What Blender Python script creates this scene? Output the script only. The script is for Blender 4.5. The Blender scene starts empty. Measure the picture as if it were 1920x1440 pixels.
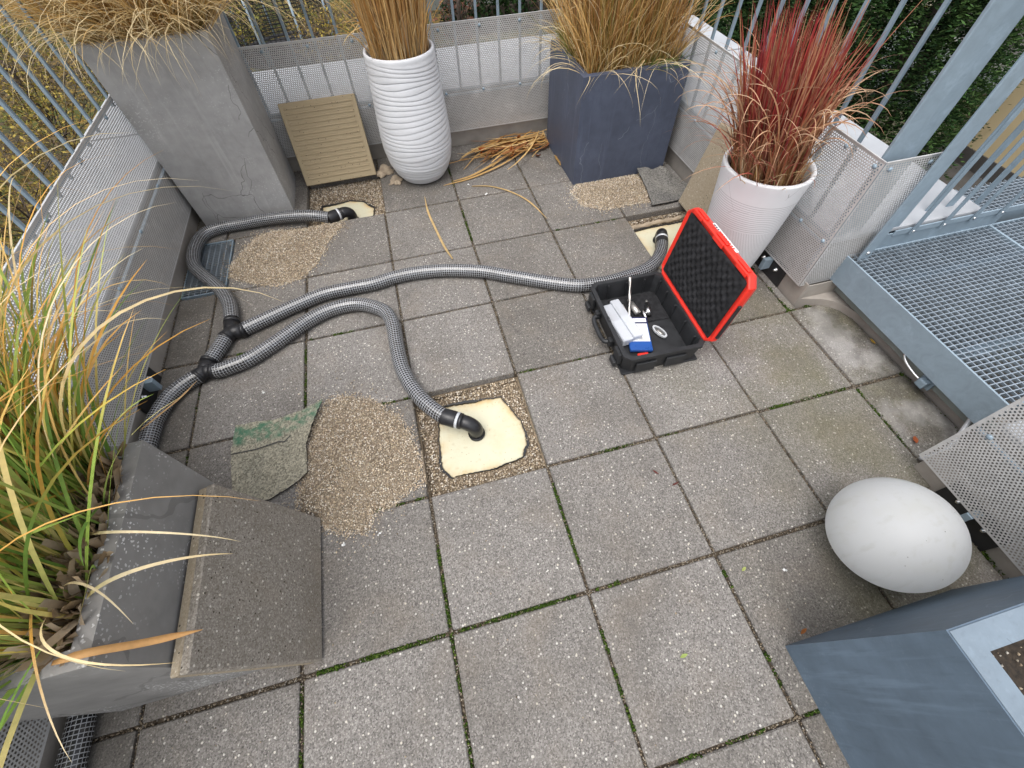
import bpy, bmesh, math, random
import numpy as np
from mathutils import Vector, Matrix
from math import pi, sin, cos, radians as rad
rng = np.random.default_rng(11); random.seed(11)
SC = bpy.context.scene
COL = SC.collection

# ------------------------------------------------------------------ camera, sky, sun, exposure
cd = bpy.data.cameras.new('camera'); cam = bpy.data.objects.new('camera', cd); COL.objects.link(cam); SC.camera = cam
cd.sensor_fit = 'HORIZONTAL'; cd.sensor_width = 36.0; cd.lens = 14.982; cd.clip_start = 0.02; cd.clip_end = 400
_f = Vector((0.12302763, 0.54611387, -0.82862769)); _r = Vector((0.96672882, -0.25464703, -0.0242955))
_u = _r.cross(_f)
cam.matrix_world = Matrix(((_r.x, _u.x, -_f.x, 0.2146), (_r.y, _u.y, -_f.y, -0.1696), (_r.z, _u.z, -_f.z, 1.6876), (0, 0, 0, 1)))

SUN_EL, SUN_AZ = rad(70), rad(225)      # azimuth clockwise from +y
w = bpy.data.worlds.new('World'); SC.world = w; w.use_nodes = True
nt = w.node_tree; nt.nodes.clear()
sky = nt.nodes.new('ShaderNodeTexSky'); sky.sky_type = 'NISHITA'; sky.sun_disc = False
sky.sun_elevation = SUN_EL; sky.sun_rotation = SUN_AZ; sky.air_density = 1.0; sky.dust_density = 4.0; sky.ozone_density = 1.0
hs = nt.nodes.new('ShaderNodeHueSaturation'); hs.inputs['Saturation'].default_value = 0.30
bg = nt.nodes.new('ShaderNodeBackground'); bg.inputs['Strength'].default_value = 0.15
wo = nt.nodes.new('ShaderNodeOutputWorld')
nt.links.new(sky.outputs[0], hs.inputs['Color']); nt.links.new(hs.outputs[0], bg.inputs['Color']); nt.links.new(bg.outputs[0], wo.inputs[0])
sd = bpy.data.lights.new('sun', 'SUN'); sd.energy = 0.6; sd.angle = rad(60); sd.color = (1.0, 0.965, 0.92)
sun = bpy.data.objects.new('sun', sd); COL.objects.link(sun)
_d = Vector((sin(SUN_AZ) * cos(SUN_EL), cos(SUN_AZ) * cos(SUN_EL), sin(SUN_EL)))
sun.rotation_euler = (-_d).to_track_quat('-Z', 'Y').to_euler(); sun.location = _d * 20
SC.view_settings.view_transform = 'Standard'; SC.view_settings.look = 'None'
SC.view_settings.exposure = 0.95; SC.view_settings.gamma = 1.0; SC.view_settings.use_curve_mapping = False
SC.cycles.use_denoising = True; SC.cycles.max_bounces = 6; SC.cycles.transparent_max_bounces = 12
SC.cycles.diffuse_bounces = 3; SC.cycles.caustics_reflective = False; SC.cycles.caustics_refractive = False

# ------------------------------------------------------------------ node helper + materials
class NT:
    def __init__(s, name):
        s.m = bpy.data.materials.new(name); s.m.use_nodes = True; s.t = s.m.node_tree; s.t.nodes.clear()
        s.out = s.t.nodes.new('ShaderNodeOutputMaterial')
        s.p = s.t.nodes.new('ShaderNodeBsdfPrincipled'); s.t.links.new(s.p.outputs[0], s.out.inputs[0])
    def put(s, sock, v):
        if hasattr(v, 'is_linked') or isinstance(v, bpy.types.NodeSocket): s.t.links.new(v, sock)
        elif isinstance(v, (tuple, list)) and len(v) == 3 and sock.type == 'RGBA': sock.default_value = (*v, 1)
        else: sock.default_value = v
    def n(s, typ, out=0, **kw):
        nd = s.t.nodes.new('ShaderNode' + typ)
        for k, v in kw.items():
            if k.startswith('_'): setattr(nd, k[1:], v)
            elif k.startswith('i') and k[1:].isdigit(): s.put(nd.inputs[int(k[1:])], v)
            else: s.put(nd.inputs[k], v)
        return nd.outputs[out]
    def pos(s): return s.n('NewGeometry')
    def obj(s): return s.n('TexCoord', 3)
    def uv(s): return s.n('TexCoord', 2)
    def noise(s, vec, scale, detail=4.0, rough=.55, out=0, dist=0.0): return s.n('TexNoise', out, Vector=vec, Scale=scale, Detail=detail, Roughness=rough, Distortion=dist)
    def vor(s, vec, scale, out=0, feature='F1', rnd=1.0): return s.n('TexVoronoi', out, _feature=feature, Vector=vec, Scale=scale, Randomness=rnd)
    def ramp(s, fac, *stops, interp='LINEAR'):
        nd = s.t.nodes.new('ShaderNodeValToRGB'); s.put(nd.inputs[0], fac); cr = nd.color_ramp; cr.interpolation = interp
        while len(cr.elements) < len(stops): cr.elements.new(.5)
        for e, (p, c) in zip(cr.elements, stops):
            e.position = p; e.color = (c, c, c, 1) if isinstance(c, (int, float)) else (*c, 1)
        return nd.outputs[0]
    def mix(s, fac, a, b, mode='MIX'):
        nd = s.t.nodes.new('ShaderNodeMix'); nd.data_type = 'RGBA'; nd.blend_type = mode
        s.put(nd.inputs[0], fac); s.put(nd.inputs[6], a); s.put(nd.inputs[7], b); return nd.outputs[2]
    def math(s, op, a, b=0.0, c=0.0, clamp=False):
        nd = s.t.nodes.new('ShaderNodeMath'); nd.operation = op; nd.use_clamp = clamp
        s.put(nd.inputs[0], a); s.put(nd.inputs[1], b)
        if len(nd.inputs) > 2: s.put(nd.inputs[2], c)
        return nd.outputs[0]
    def sep(s, vec): 
        nd = s.t.nodes.new('ShaderNodeSeparateXYZ'); s.put(nd.inputs[0], vec); return nd.outputs
    def rgb2f(s, c): return s.n('RGBToBW', Color=c)
    def bump(s, h, strength=.3, dist=.01): return s.n('Bump', Strength=strength, Distance=dist, Height=h)
    def bsdf(s, color=None, rough=.7, metal=0.0, normal=None, spec=.5, **kw):
        if color is not None: s.put(s.p.inputs['Base Color'], color)
        s.put(s.p.inputs['Roughness'], rough); s.put(s.p.inputs['Metallic'], metal); s.put(s.p.inputs['Specular IOR Level'], spec)
        if normal is not None: s.put(s.p.inputs['Normal'], normal)
        for k, v in kw.items(): s.put(s.p.inputs[k], v)
        return s.m

def m_plain(name, col, rough=.6, metal=0.0, var=.12, scale=25, spec=.5, bump=0.0, bscale=60, **kw):
    t = NT(name); P = t.pos(); n = t.noise(P, scale, 5)
    lo = tuple(max(0, c * (1 - var)) for c in col); hi = tuple(min(1, c * (1 + var)) for c in col)
    c = t.ramp(n, (.3, lo), (.7, hi)); nr = None
    if bump: nr = t.bump(t.noise(P, bscale, 4), bump, .004)
    r = t.math('MULTIPLY_ADD', n, .25, rough - .12, clamp=True)
    return t.bsdf(c, r, metal, nr, spec, **kw)

def m_paving(name, under=False, mud=.82):
    t = NT(name); P = t.pos()
    v1 = t.vor(P, 235, 1); v1b = t.rgb2f(v1)
    fine = t.noise(P, 380, 2)
    c = t.ramp(v1b, (.10, (.080, .074, .069)), (.34, (.166, .155, .144)), (.60, (.222, .208, .194)), (.88, (.355, .338, .317)))
    c = t.mix(.33, c, t.ramp(fine, (.38, (.085, .079, .073)), (.62, (.27, .253, .236))))
    # cream pebbles and dark stones in the aggregate, few and small
    d2 = t.vor(P, 66, 0); c2 = t.rgb2f(t.vor(P, 66, 1))
    big = t.math('MULTIPLY', t.math('LESS_THAN', d2, .23), t.math('GREATER_THAN', c2, .66))
    c = t.mix(t.math('MULTIPLY', big, .75), c, t.ramp(c2, (.64, (.62, .56, .45)), (.8, (.70, .68, .63))))
    d3 = t.vor(P, 110, 0); c3 = t.rgb2f(t.vor(P, 110, 1))
    mid = t.math('MULTIPLY', t.math('LESS_THAN', d3, .27), t.math('GREATER_THAN', c3, .60))
    c = t.mix(t.math('MULTIPLY', mid, .42), c, (.52, .49, .44))
    drk = t.math('MULTIPLY', t.math('LESS_THAN', d3, .26), t.math('LESS_THAN', c3, .36))
    c = t.mix(t.math('MULTIPLY', drk, .6), c, (.05, .048, .047))
    # slab to slab tone, blotches of damp and dirt
    orn = t.n('ObjectInfo', 5)
    c = t.mix(1.0, c, t.ramp(orn, (0, (.80, .79, .77)), (1, (1.12, 1.12, 1.12))), 'MULTIPLY')
    blot = t.noise(P, 2.3, 6, .6)
    c = t.mix(t.ramp(blot, (.46, 0.0), (.72, .48)), c, (.088, .078, .066))
    warm = t.noise(P, 5.0, 4)
    c = t.mix(t.ramp(warm, (.50, 0.0), (.75, .16)), c, (.30, .235, .165))
    X, Y, Z = t.sep(P)
    # green algae grown near the right-hand wall and the ball lamp
    gx = t.n('MapRange', Value=X, i1=1.0, i2=1.7); n2 = t.noise(P, 1.9, 6)
    alg = t.math('MULTIPLY', gx, t.ramp(n2, (.40, 0.0), (.66, .66)))
    gy = t.n('MapRange', Value=Y, i1=1.7, i2=.9)
    c = t.mix(t.math('MULTIPLY', alg, gy), c, (.110, .100, .042))
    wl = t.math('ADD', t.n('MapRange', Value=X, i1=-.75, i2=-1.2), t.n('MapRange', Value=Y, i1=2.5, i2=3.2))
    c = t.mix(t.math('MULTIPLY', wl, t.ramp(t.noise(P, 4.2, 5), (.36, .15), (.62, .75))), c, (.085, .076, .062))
    pale = t.math('MULTIPLY', t.n('MapRange', Value=X, i1=1.98, i2=2.06), t.ramp(t.noise(P, 5.5, 4), (.44, 0.0), (.56, .55)))
    c = t.mix(pale, c, (.36, .35, .335))
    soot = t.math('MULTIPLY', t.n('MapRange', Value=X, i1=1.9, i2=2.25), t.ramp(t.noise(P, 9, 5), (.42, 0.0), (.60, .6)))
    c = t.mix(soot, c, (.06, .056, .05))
    h = t.math('ADD', t.math('MULTIPLY', v1b, .6), t.math('ADD', t.math('MULTIPLY', big, .5), fine))
    if under:
        c = t.mix(mud, c, (.50, .40, .25))
        c = t.mix(t.math('MULTIPLY', t.math('LESS_THAN', t.vor(P, 60, 0), .16), t.math('GREATER_THAN', t.rgb2f(t.vor(P, 60, 1)), .62)), c, (.06, .05, .035))
    return t.bsdf(c, .88, 0, t.bump(h, .55, .0025), .25)

def m_concrete(name, base, crackc, spotc, dark=.6, crack=1.0, cscale=2.4, sheen=.75, blot=.5, cw=.010, streak=0.0):
    t = NT(name); P = t.pos(); O = t.obj()
    n = t.noise(O, 3.5, 7, .62); n2 = t.noise(O, 22, 5)
    c = t.ramp(n, (.28, tuple(x * dark for x in base)), (.52, base), (.78, tuple(min(1, x * 1.35) for x in base)))
    c = t.mix(.30, c, t.ramp(n2, (.3, tuple(x * .75 for x in base)), (.7, tuple(min(1, x * 1.2) for x in base))))
    if streak:
        sv = t.n('VectorMath', 0, _operation='MULTIPLY', i0=O, i1=(26.0, 26.0, 1.6)); sn = t.noise(sv, 1.0, 5, .6)
        c = t.mix(t.ramp(sn, (.58, 0.0), (.70, streak)), c, tuple(min(1, x * 1.75) for x in base))
        sn2 = t.noise(t.n('VectorMath', 0, _operation='MULTIPLY', i0=O, i1=(60.0, 60.0, 9.0)), 1.0, 4)
        c = t.mix(t.ramp(sn2, (.56, 0.0), (.72, streak)), c, tuple(x * .55 for x in base))
    # lime spots in patches
    wob = t.n('VectorMath', 0, _operation='ADD', i0=O, i1=t.n('VectorMath', 0, _operation='SCALE', i0=t.noise(O, 90, 3, .6, 1), Scale=.012))
    d = t.vor(wob, 105, 0); rc = t.rgb2f(t.vor(wob, 105, 1))
    patch = t.ramp(t.noise(O, 3.0, 4), (.47, 0.0), (.62, 1.0))
    sp = t.math('MULTIPLY', t.math('MULTIPLY', t.math('LESS_THAN', d, .32), t.math('GREATER_THAN', rc, .48)), patch)
    c = t.mix(t.math('MULTIPLY', sp, blot), c, spotc)
    # hairline cracks: edges of a distorted cell pattern, only here and there
    sc_ = t.n('VectorMath', 0, _operation='MULTIPLY', i0=O, i1=(1.0, 1.0, .55))
    dv = t.n('VectorMath', 0, _operation='ADD', i0=sc_, i1=t.n('VectorMath', 0, _operation='SCALE', i0=t.noise(O, 4.5, 3, .55, 1), Scale=.16))
    e = t.vor(dv, cscale, 0, 'DISTANCE_TO_EDGE')
    cm = t.math('MULTIPLY', t.math('LESS_THAN', e, cw), t.math('GREATER_THAN', t.noise(O, 1.7, 2), .47))
    c = t.mix(t.math('MULTIPLY', cm, crack), c, crackc)
    h = t.math('ADD', t.math('MULTIPLY', n2, .6), t.math('MULTIPLY', sp, .5))
    return t.bsdf(c, t.math('MULTIPLY_ADD', n, .3, sheen - .15), 0, t.bump(h, .22, .004), .35)

def m_galv(name, base=(.37, .43, .475), rough=.45, metal=.55):
    t = NT(name); P = t.pos()
    v = t.noise(P, 14, 5, .6, 0, 1.5); n = t.noise(P, 7, 7, .7); st = t.noise(P, 60, 5)
    c = t.ramp(v, (.32, tuple(x * .90 for x in base)), (.68, tuple(x * 1.08 for x in base)))
    c = t.mix(t.ramp(n, (.58, 0.0), (.66, .38)), c, tuple(min(1, x * 1.45) for x in base))
    c = t.mix(t.ramp(st, (.62, 0.0), (.74, .18)), c, tuple(x * .6 for x in base))
    return t.bsdf(c, t.math('MULTIPLY_ADD', v, .25, rough - .1), metal, t.bump(n, .04, .003), .5)

def m_attr(name, rough=.6, trans=0.0, spec=.3, noise=.18, bump=0.0):
    t = NT(name); a = t.n('Attribute', 0, _attribute_name='col')
    P = t.pos(); k = t.ramp(t.noise(P, 45, 3), (.3, 1 - noise), (.7, 1 + noise))
    c = t.mix(1.0, a, k, 'MULTIPLY')
    m = t.bsdf(c, rough, 0, t.bump(t.noise(P, 150, 3), bump, .003) if bump else None, spec)
    if trans:
        tr = t.t.nodes.new('ShaderNodeBsdfTranslucent'); t.t.links.new(c, tr.inputs[0])
        mx = t.t.nodes.new('ShaderNodeMixShader'); mx.inputs[0].default_value = trans
        t.t.links.new(t.p.outputs[0], mx.inputs[1]); t.t.links.new(tr.outputs[0], mx.inputs[2]); t.t.links.new(mx.outputs[0], t.out.inputs[0])
    return m

def m_hose():
    t = NT('hose_mesh'); u, v, _ = t.sep(t.uv())
    fu = t.math('FRACT', u); fv = t.math('FRACT', v)
    au = t.math('LESS_THAN', t.math('ABSOLUTE', t.math('SUBTRACT', fu, .5)), .10)
    av = t.math('LESS_THAN', t.math('ABSOLUTE', t.math('SUBTRACT', fv, .5)), .08)
    g = t.math('MAXIMUM', au, av)
    c = t.mix(g, (.008, .008, .010), (.36, .37, .385))
    c = t.mix(t.ramp(t.noise(t.pos(), 30, 4), (.48, 0.0), (.72, .40)), c, (.075, .068, .058))
    return t.bsdf(c, .24, 0, t.bump(t.math('ADD', g, 0), .2, .002), .9)

M = {}
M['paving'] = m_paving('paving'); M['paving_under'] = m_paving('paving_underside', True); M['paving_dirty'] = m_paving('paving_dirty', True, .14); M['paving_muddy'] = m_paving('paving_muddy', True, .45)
M['bed'] = m_plain('bedding_grit', (.22, .17, .115), .95, var=.5, scale=180, bump=.6, bscale=150)
M['sand_dark'] = m_plain('dirty_joint_sand', (.075, .058, .040), .95, var=.5, scale=120, bump=.5, bscale=150)
M['heap_core'] = m_plain('tan_grit_core', (.27, .22, .16), .95, var=.55, scale=200, bump=.6, bscale=150)
M['grain'] = m_attr('grit', .85, 0, .25, .15)
M['moss'] = m_attr('moss', .95, 0, .1, .3)
M['blade'] = m_attr('grass_blade', .55, .28, .3, .12)
M['leaf'] = m_attr('leaf', .85, .25, .08, .15)
M['bark'] = m_plain('bark', (.075, .058, .045), .9, var=.4, scale=12, bump=.4, bscale=40)
M['conc_tall'] = m_concrete('grey_concrete', (.36, .355, .348), (.06, .057, .052), (.58, .58, .57), .70, .6, 2.7, blot=.75, cw=.0030, streak=.18)
M['conc_low'] = m_concrete('grey_concrete_low', (.25, .243, .232), (.07, .066, .06), (.74, .74, .73), .66, .3, 2.0, blot=1.0)
M['slate'] = m_concrete('slate_blue_resin', (.080, .095, .138), (.30, .33, .39), (.20, .23, .28), .70, .45, 3.0, .5, .08, cw=.0022, streak=.25)
M['slate2'] = m_concrete('slate_blue_resin_worn', (.112, .156, .205), (.22, .27, .32), (.46, .50, .54), .60, .35, 2.3, .55, .06, cw=.003, streak=.30)
M['slate_chalk_skylight'] = m_concrete('slate_blue_chalk_skylight', (.175, .22, .262), (.09, .115, .14), (.36, .40, .43), .78, .6, 7.0, .6, .12, cw=.006, streak=.2)  # paler slate for the rim: chalky fading plus sky light painted into the colour
M['galv'] = m_galv('galvanised_steel', (.285, .365, .43), .5, .2); M['galv_dark'] = m_galv('galvanised_bar', (.25, .325, .385), .5, .2)
M['grate'] = m_galv('galvanised_grating', (.52, .59, .65), .42, .85)
M['perf'] = m_galv('perforated_aluminium', (.58, .575, .565), .5, .2)
M['coping'] = m_plain('coping_metal', (.42, .435, .455), .5, .10, var=.08, scale=6)
M['parapet'] = m_plain('parapet_render', (.24, .225, .20), .85, var=.2, scale=7, bump=.2)
M['membrane'] = m_plain('light_membrane', (.33, .30, .265), .75, var=.22, scale=6, bump=.15, bscale=20)
M['plate'] = m_plain('grey_painted_plate', (.20, .225, .21), .6, var=.15, scale=8)
M['rubber'] = m_plain('black_rubber', (.022, .022, .023), .55, var=.4, scale=14)
M['pipe'] = m_plain('black_pipe_plastic', (.016, .016, .018), .36, var=.35, scale=18)
M['hose'] = m_hose()
M['clamp'] = m_plain('white_clamp', (.58, .60, .62), .4, .2)
M['chrome'] = m_plain('bright_steel', (.70, .70, .70), .22, 1.0, var=.08)
M['steel_drill'] = m_plain('drill_steel', (.55, .53, .50), .4, .8, var=.2, scale=80)
M['box_black'] = m_plain('toolbox_plastic', (.020, .021, .023), .5, var=.3, scale=20, bump=.12, bscale=300)
M['box_red'] = m_plain('toolbox_red_plastic', (.80, .035, .020), .38, var=.08, scale=9)
M['sticker'] = m_plain('white_sticker', (.82, .82, .80), .45, var=.04)
M['ink'] = m_plain('dark_print', (.05, .06, .09), .6, var=.1)
M['ink_red'] = m_plain('red_print', (.70, .06, .05), .5, var=.1)
M['blue'] = m_plain('blue_plastic', (.018, .085, .33), .3, var=.1)
M['navy'] = m_plain('navy_plastic', (.018, .022, .085), .3, var=.1)
M['white_ceramic'] = m_plain('white_ceramic', (.66, .67, .69), .5, var=.05, scale=11, bump=.12, bscale=90)
M['soil'] = m_plain('soil', (.035, .026, .018), .95, var=.6, scale=90, bump=.8, bscale=80)
M['fabric'] = m_plain('torn_fleece', (.36, .29, .21), .9, var=.3, scale=30, bump=.5, bscale=50)
M['garden'] = None

def m_foam_cell():
    t = NT('egg_crate_foam'); return t.bsdf(t.ramp(t.noise(t.pos(), 40, 4), (.35, (.012, .012, .013)), (.75, (.030, .030, .033))), .85, 0, t.bump(t.noise(t.pos(), 400, 2), .3, .001), .25)
M['foam_black'] = m_foam_cell()
def m_lamp():
    # hollow opal shell: half scatters back, half lets the daylight through into the globe
    t = NT('opal_plastic'); P = t.pos()
    c = t.mix(t.ramp(t.noise(P, 9, 6), (.52, 0.0), (.72, .35)), (.86, .87, .87), (.78, .78, .71))
    c = t.mix(t.math('MULTIPLY', t.math('LESS_THAN', t.vor(P, 26, 0), .045), .6), c, (.2, .19, .17))
    zz_ = t.sep(P)[2]; gr_ = t.math('MULTIPLY', t.n('MapRange', Value=zz_, i1=.10, i2=.02), t.ramp(t.noise(P, 18, 6, .65), (.36, .1), (.62, .85)))
    c = t.mix(gr_, c, (.30, .28, .21))
    c = t.mix(t.math('MULTIPLY', t.ramp(t.noise(t.n('VectorMath', 0, _operation='MULTIPLY', i0=P, i1=(34.0, 34.0, 5.0)), 1.0, 5), (.56, 0.0), (.72, .35)), .6), c, (.58, .57, .49))
    m = t.bsdf(c, .40, 0, t.bump(t.noise(P, 70, 3), .03, .002), .4)
    tr = t.t.nodes.new('ShaderNodeBsdfTranslucent'); t.t.links.new(c, tr.inputs[0])
    mx = t.t.nodes.new('ShaderNodeMixShader'); mx.inputs[0].default_value = .64
    t.t.links.new(t.p.outputs[0], mx.inputs[1]); t.t.links.new(tr.outputs[0], mx.inputs[2]); t.t.links.new(mx.outputs[0], t.out.inputs[0])
    return m
M['opal'] = m_lamp()
def m_vase2():
    # white resin: ring grooves over slanted fluting, dirt kept in the grooves
    t = NT('white_grooved_resin'); x, y, z = t.sep(t.obj()); P = t.obj()
    th = t.math('ARCTAN2', y, x)
    ring = t.math('FRACT', t.math('MULTIPLY', z, 95.0)); rl = t.math('LESS_THAN', ring, .24)
    fl = t.math('FRACT', t.math('ADD', t.math('MULTIPLY', th, 23.0), t.math('MULTIPLY', z, 60.0))); fll = t.math('LESS_THAN', fl, .26)
    inr = t.math('MULTIPLY', t.math('GREATER_THAN', z, .36), t.math('LESS_THAN', z, .515))
    inf = t.math('MULTIPLY', t.math('GREATER_THAN', z, .14), t.math('LESS_THAN', z, .36))
    wave = t.math('MULTIPLY', t.math('GREATER_THAN', t.math('ADD', z, 0), .515), t.math('LESS_THAN', t.math('FRACT', t.math('MULTIPLY', th, 30.0)), .3))
    g = t.math('MAXIMUM', t.math('MULTIPLY', rl, inr), t.math('MULTIPLY', fll, inf))
    c = t.mix(t.math('MULTIPLY', g, .62), t.mix(t.ramp(t.noise(P, 14, 5), (.45, 0.0), (.8, .3)), (.74, .75, .765), (.64, .645, .65)), (.26, .26, .27))
    cr = t.vor(P, 4.5, 0, 'DISTANCE_TO_EDGE')
    c = t.mix(t.math('MULTIPLY', t.math('MULTIPLY', t.math('LESS_THAN', cr, .0035), t.math('GREATER_THAN', t.noise(P, 6, 2), .56)), .5), c, (.25, .25, .25))
    h = t.math('SUBTRACT', 1.0, t.math('ADD', g, t.math('MULTIPLY', wave, .12)))
    return t.bsdf(c, .5, 0, t.bump(h, .5, .003), .4)
M['vase_grooved'] = m_vase2()
def m_felt(name, c0, c1, green=False):
    t = NT(name); P = t.pos(); n = t.noise(P, 5, 5)
    sp = t.rgb2f(t.vor(P, 170, 1))
    c = t.mix(t.ramp(n, (.35, .35), (.65, .85)), c0, c1)
    c = t.mix(1.0, c, t.ramp(sp, (.15, .55), (.85, 1.45)), 'MULTIPLY')
    if green:
        u, v, _ = t.sep(t.uv())
        band = t.math('MULTIPLY', t.ramp(v, (.70, 0.0), (.76, 1.0), (.95, 1.0), (.99, .3)), t.ramp(t.noise(P, 28, 5), (.40, .05), (.62, .8)))
        c = t.mix(band, c, (.035, .145, .085))
    return t.bsdf(c, .9, 0, t.bump(sp, .5, .003), .2)
M['felt_green'] = m_felt('sanded_felt', (.19, .185, .15), (.33, .30, .225), True)
M['felt_dark'] = m_felt('slate_felt', (.085, .085, .085), (.21, .20, .18))
def m_pu():
    t = NT('cream_insulation_foam'); a = t.n('Attribute', 0, _attribute_name='col'); P = t.pos()
    c = t.mix(t.math('MULTIPLY', t.math('LESS_THAN', t.vor(P, 40, 0), .10), .5), a, (.25, .17, .08))
    c = t.mix(t.ramp(t.noise(P, 11, 6, .65), (.48, 0.0), (.72, .32)), c, (.52, .40, .21))
    c = t.mix(t.ramp(t.noise(P, 40, 5), (.60, 0.0), (.72, .3)), c, (.40, .31, .17))
    return t.bsdf(c, .85, 0, t.bump(t.noise(P, 60, 5), .35, .004), .2)
M['pu'] = m_pu()
def m_clear():
    t = NT('frosted_clear_plastic')
    return t.bsdf((.74, .77, .82), .30, 0, None, .6, **{'Alpha': .55})
M['clear'] = m_clear()
def m_ground():
    t = NT('garden_soil_and_leaves'); P = t.pos(); n = t.noise(P, .35, 5); v = t.rgb2f(t.vor(P, 9, 1))
    c = t.mix(t.ramp(n, (.42, 0.0), (.58, 1.0)), (.055, .045, .028), (.065, .075, .022))
    c = t.mix(t.ramp(v, (.55, 0.0), (.72, .75)), c, (.20, .13, .04))
    return t.bsdf(c, .95, 0, t.bump(v, .6, .05), .1)
M['garden'] = m_ground()
M['cream'] = m_plain('cream_render', (.62, .57, .43), .9, var=.07, scale=1.2, bump=.1)
M['yellow'] = m_plain('yellow_render', (.58, .47, .28), .9, var=.06, scale=1.2)
M['white_paint'] = m_plain('white_paint', (.75, .74, .70), .6, var=.06)
M['glass_dark'] = m_plain('dark_glazing', (.02, .023, .026), .12, var=.2)
M['asphalt'] = m_plain('dark_paving', (.07, .065, .06), .9, var=.25, scale=3)
M['net'] = m_plain('black_net', (.018, .018, .02), .9, var=.3)

# ------------------------------------------------------------------ mesh helper
class MB:
    def __init__(s): s.v = []; s.f = []; s.uv = []; s.sm = []
    def add(s, vs, fs, smooth=False, uvs=None):
        o = len(s.v); s.v += [tuple(p) for p in vs]
        for i, f in enumerate(fs):
            s.f.append([o + k for k in f]); s.sm.append(smooth)
            s.uv.append(uvs[i] if uvs else None)
        return s
    def box(s, x0, x1, y0, y1, z0, z1, bev=0.0, M_=None):
        b = bev
        if b:
            bm = bmesh.new(); bmesh.ops.create_cube(bm, size=1)
            for v in bm.verts: v.co = Vector(((x0 + x1) / 2 + v.co.x * (x1 - x0), (y0 + y1) / 2 + v.co.y * (y1 - y0), (z0 + z1) / 2 + v.co.z * (z1 - z0)))
            bmesh.ops.bevel(bm, geom=bm.edges[:], offset=b, segments=2 if b > .004 else 1, profile=.6, affect='EDGES')
            bm.verts.index_update(); vs = [v.co.copy() for v in bm.verts]; fs = [[v.index for v in f.verts] for f in bm.faces]; bm.free()
        else:
            vs = [Vector(p) for p in ((x0, y0, z0), (x1, y0, z0), (x1, y1, z0), (x0, y1, z0), (x0, y0, z1), (x1, y0, z1), (x1, y1, z1), (x0, y1, z1))]
            fs = [(0, 3, 2, 1), (4, 5, 6, 7), (0, 1, 5, 4), (1, 2, 6, 5), (2, 3, 7, 6), (3, 0, 4, 7)]
        if M_ is not None: vs = [M_ @ v for v in vs]
        return s.add(vs, fs)
    def prism(s, poly, z0, z1, M_=None):
        n = len(poly); vs = [Vector((x, y, z0)) for x, y in poly] + [Vector((x, y, z1)) for x, y in poly]
        if M_ is not None: vs = [M_ @ v for v in vs]
        fs = [list(range(n))[::-1], list(range(n, 2 * n))] + [(i, (i + 1) % n, n + (i + 1) % n, n + i) for i in range(n)]
        return s.add(vs, fs)
    def tube(s, pts, r, seg=12, cap=True, uvs=None, smooth=True):
        pts = [Vector(p) for p in pts]; n = len(pts)
        rs = r if isinstance(r, (list, tuple)) else [r] * n
        T = [(pts[min(i + 1, n - 1)] - pts[max(i - 1, 0)]).normalized() for i in range(n)]
        up = Vector((0, 0, 1)) if abs(T[0].z) < .9 else Vector((1, 0, 0))
        a = T[0].cross(up).normalized(); vs = []
        for i in range(n):
            a = (a - T[i] * a.dot(T[i])).normalized(); b = T[i].cross(a)
            for k in range(seg):
                t = 2 * pi * k / seg; vs.append(pts[i] + (a * cos(t) + b * sin(t)) * rs[i])
        fs = []; us = []
        L = [0.0]
        for i in range(1, n): L.append(L[-1] + (pts[i] - pts[i - 1]).length)
        for i in range(n - 1):
            for k in range(seg):
                k2 = (k + 1) % seg; fs.append((i * seg + k, i * seg + k2, (i + 1) * seg + k2, (i + 1) * seg + k))
                if uvs: us.append([(L[i] * uvs[0], k / seg * uvs[1]), (L[i] * uvs[0], (k + 1) / seg * uvs[1]), (L[i + 1] * uvs[0], (k + 1) / seg * uvs[1]), (L[i + 1] * uvs[0], k / seg * uvs[1])])
        if cap:
            fs.append(list(range(seg))[::-1]); fs.append([(n - 1) * seg + k for k in range(seg)])
            if uvs: us += [[(0.1, 0.1)] * seg, [(0.1, 0.1)] * seg]
        return s.add(vs, fs, smooth, us if uvs else None)
    def lathe(s, prof, seg=64, fr=None, c=(0, 0, 0), smooth=True):
        n = len(prof); vs = []
        for i, (r, z) in enumerate(prof):
            for k in range(seg):
                t = 2 * pi * k / seg; rr = r + (fr(t, z, i) if fr else 0)
                vs.append((c[0] + rr * cos(t), c[1] + rr * sin(t), c[2] + z))
        fs = [(i * seg + k, i * seg + (k + 1) % seg, (i + 1) * seg + (k + 1) % seg, (i + 1) * seg + k) for i in range(n - 1) for k in range(seg)]
        return s.add(vs, fs, smooth)
    def mesh(s, name):
        me = bpy.data.meshes.new(name); me.from_pydata(s.v, [], s.f); 
        me.polygons.foreach_set('use_smooth', s.sm)
        if any(u is not None for u in s.uv):
            l = me.uv_layers.new(name='UVMap'); dat = []
            for f, u in zip(s.f, s.uv):
                for k in range(len(f)): dat += list(u[k]) if u is not None else [0, 0]
            l.data.foreach_set('uv', dat)
        me.update(); return me
    def build(s, name, mat, parent=None, **kw): return link(name, s.mesh(name), mat, parent, **kw)

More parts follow.
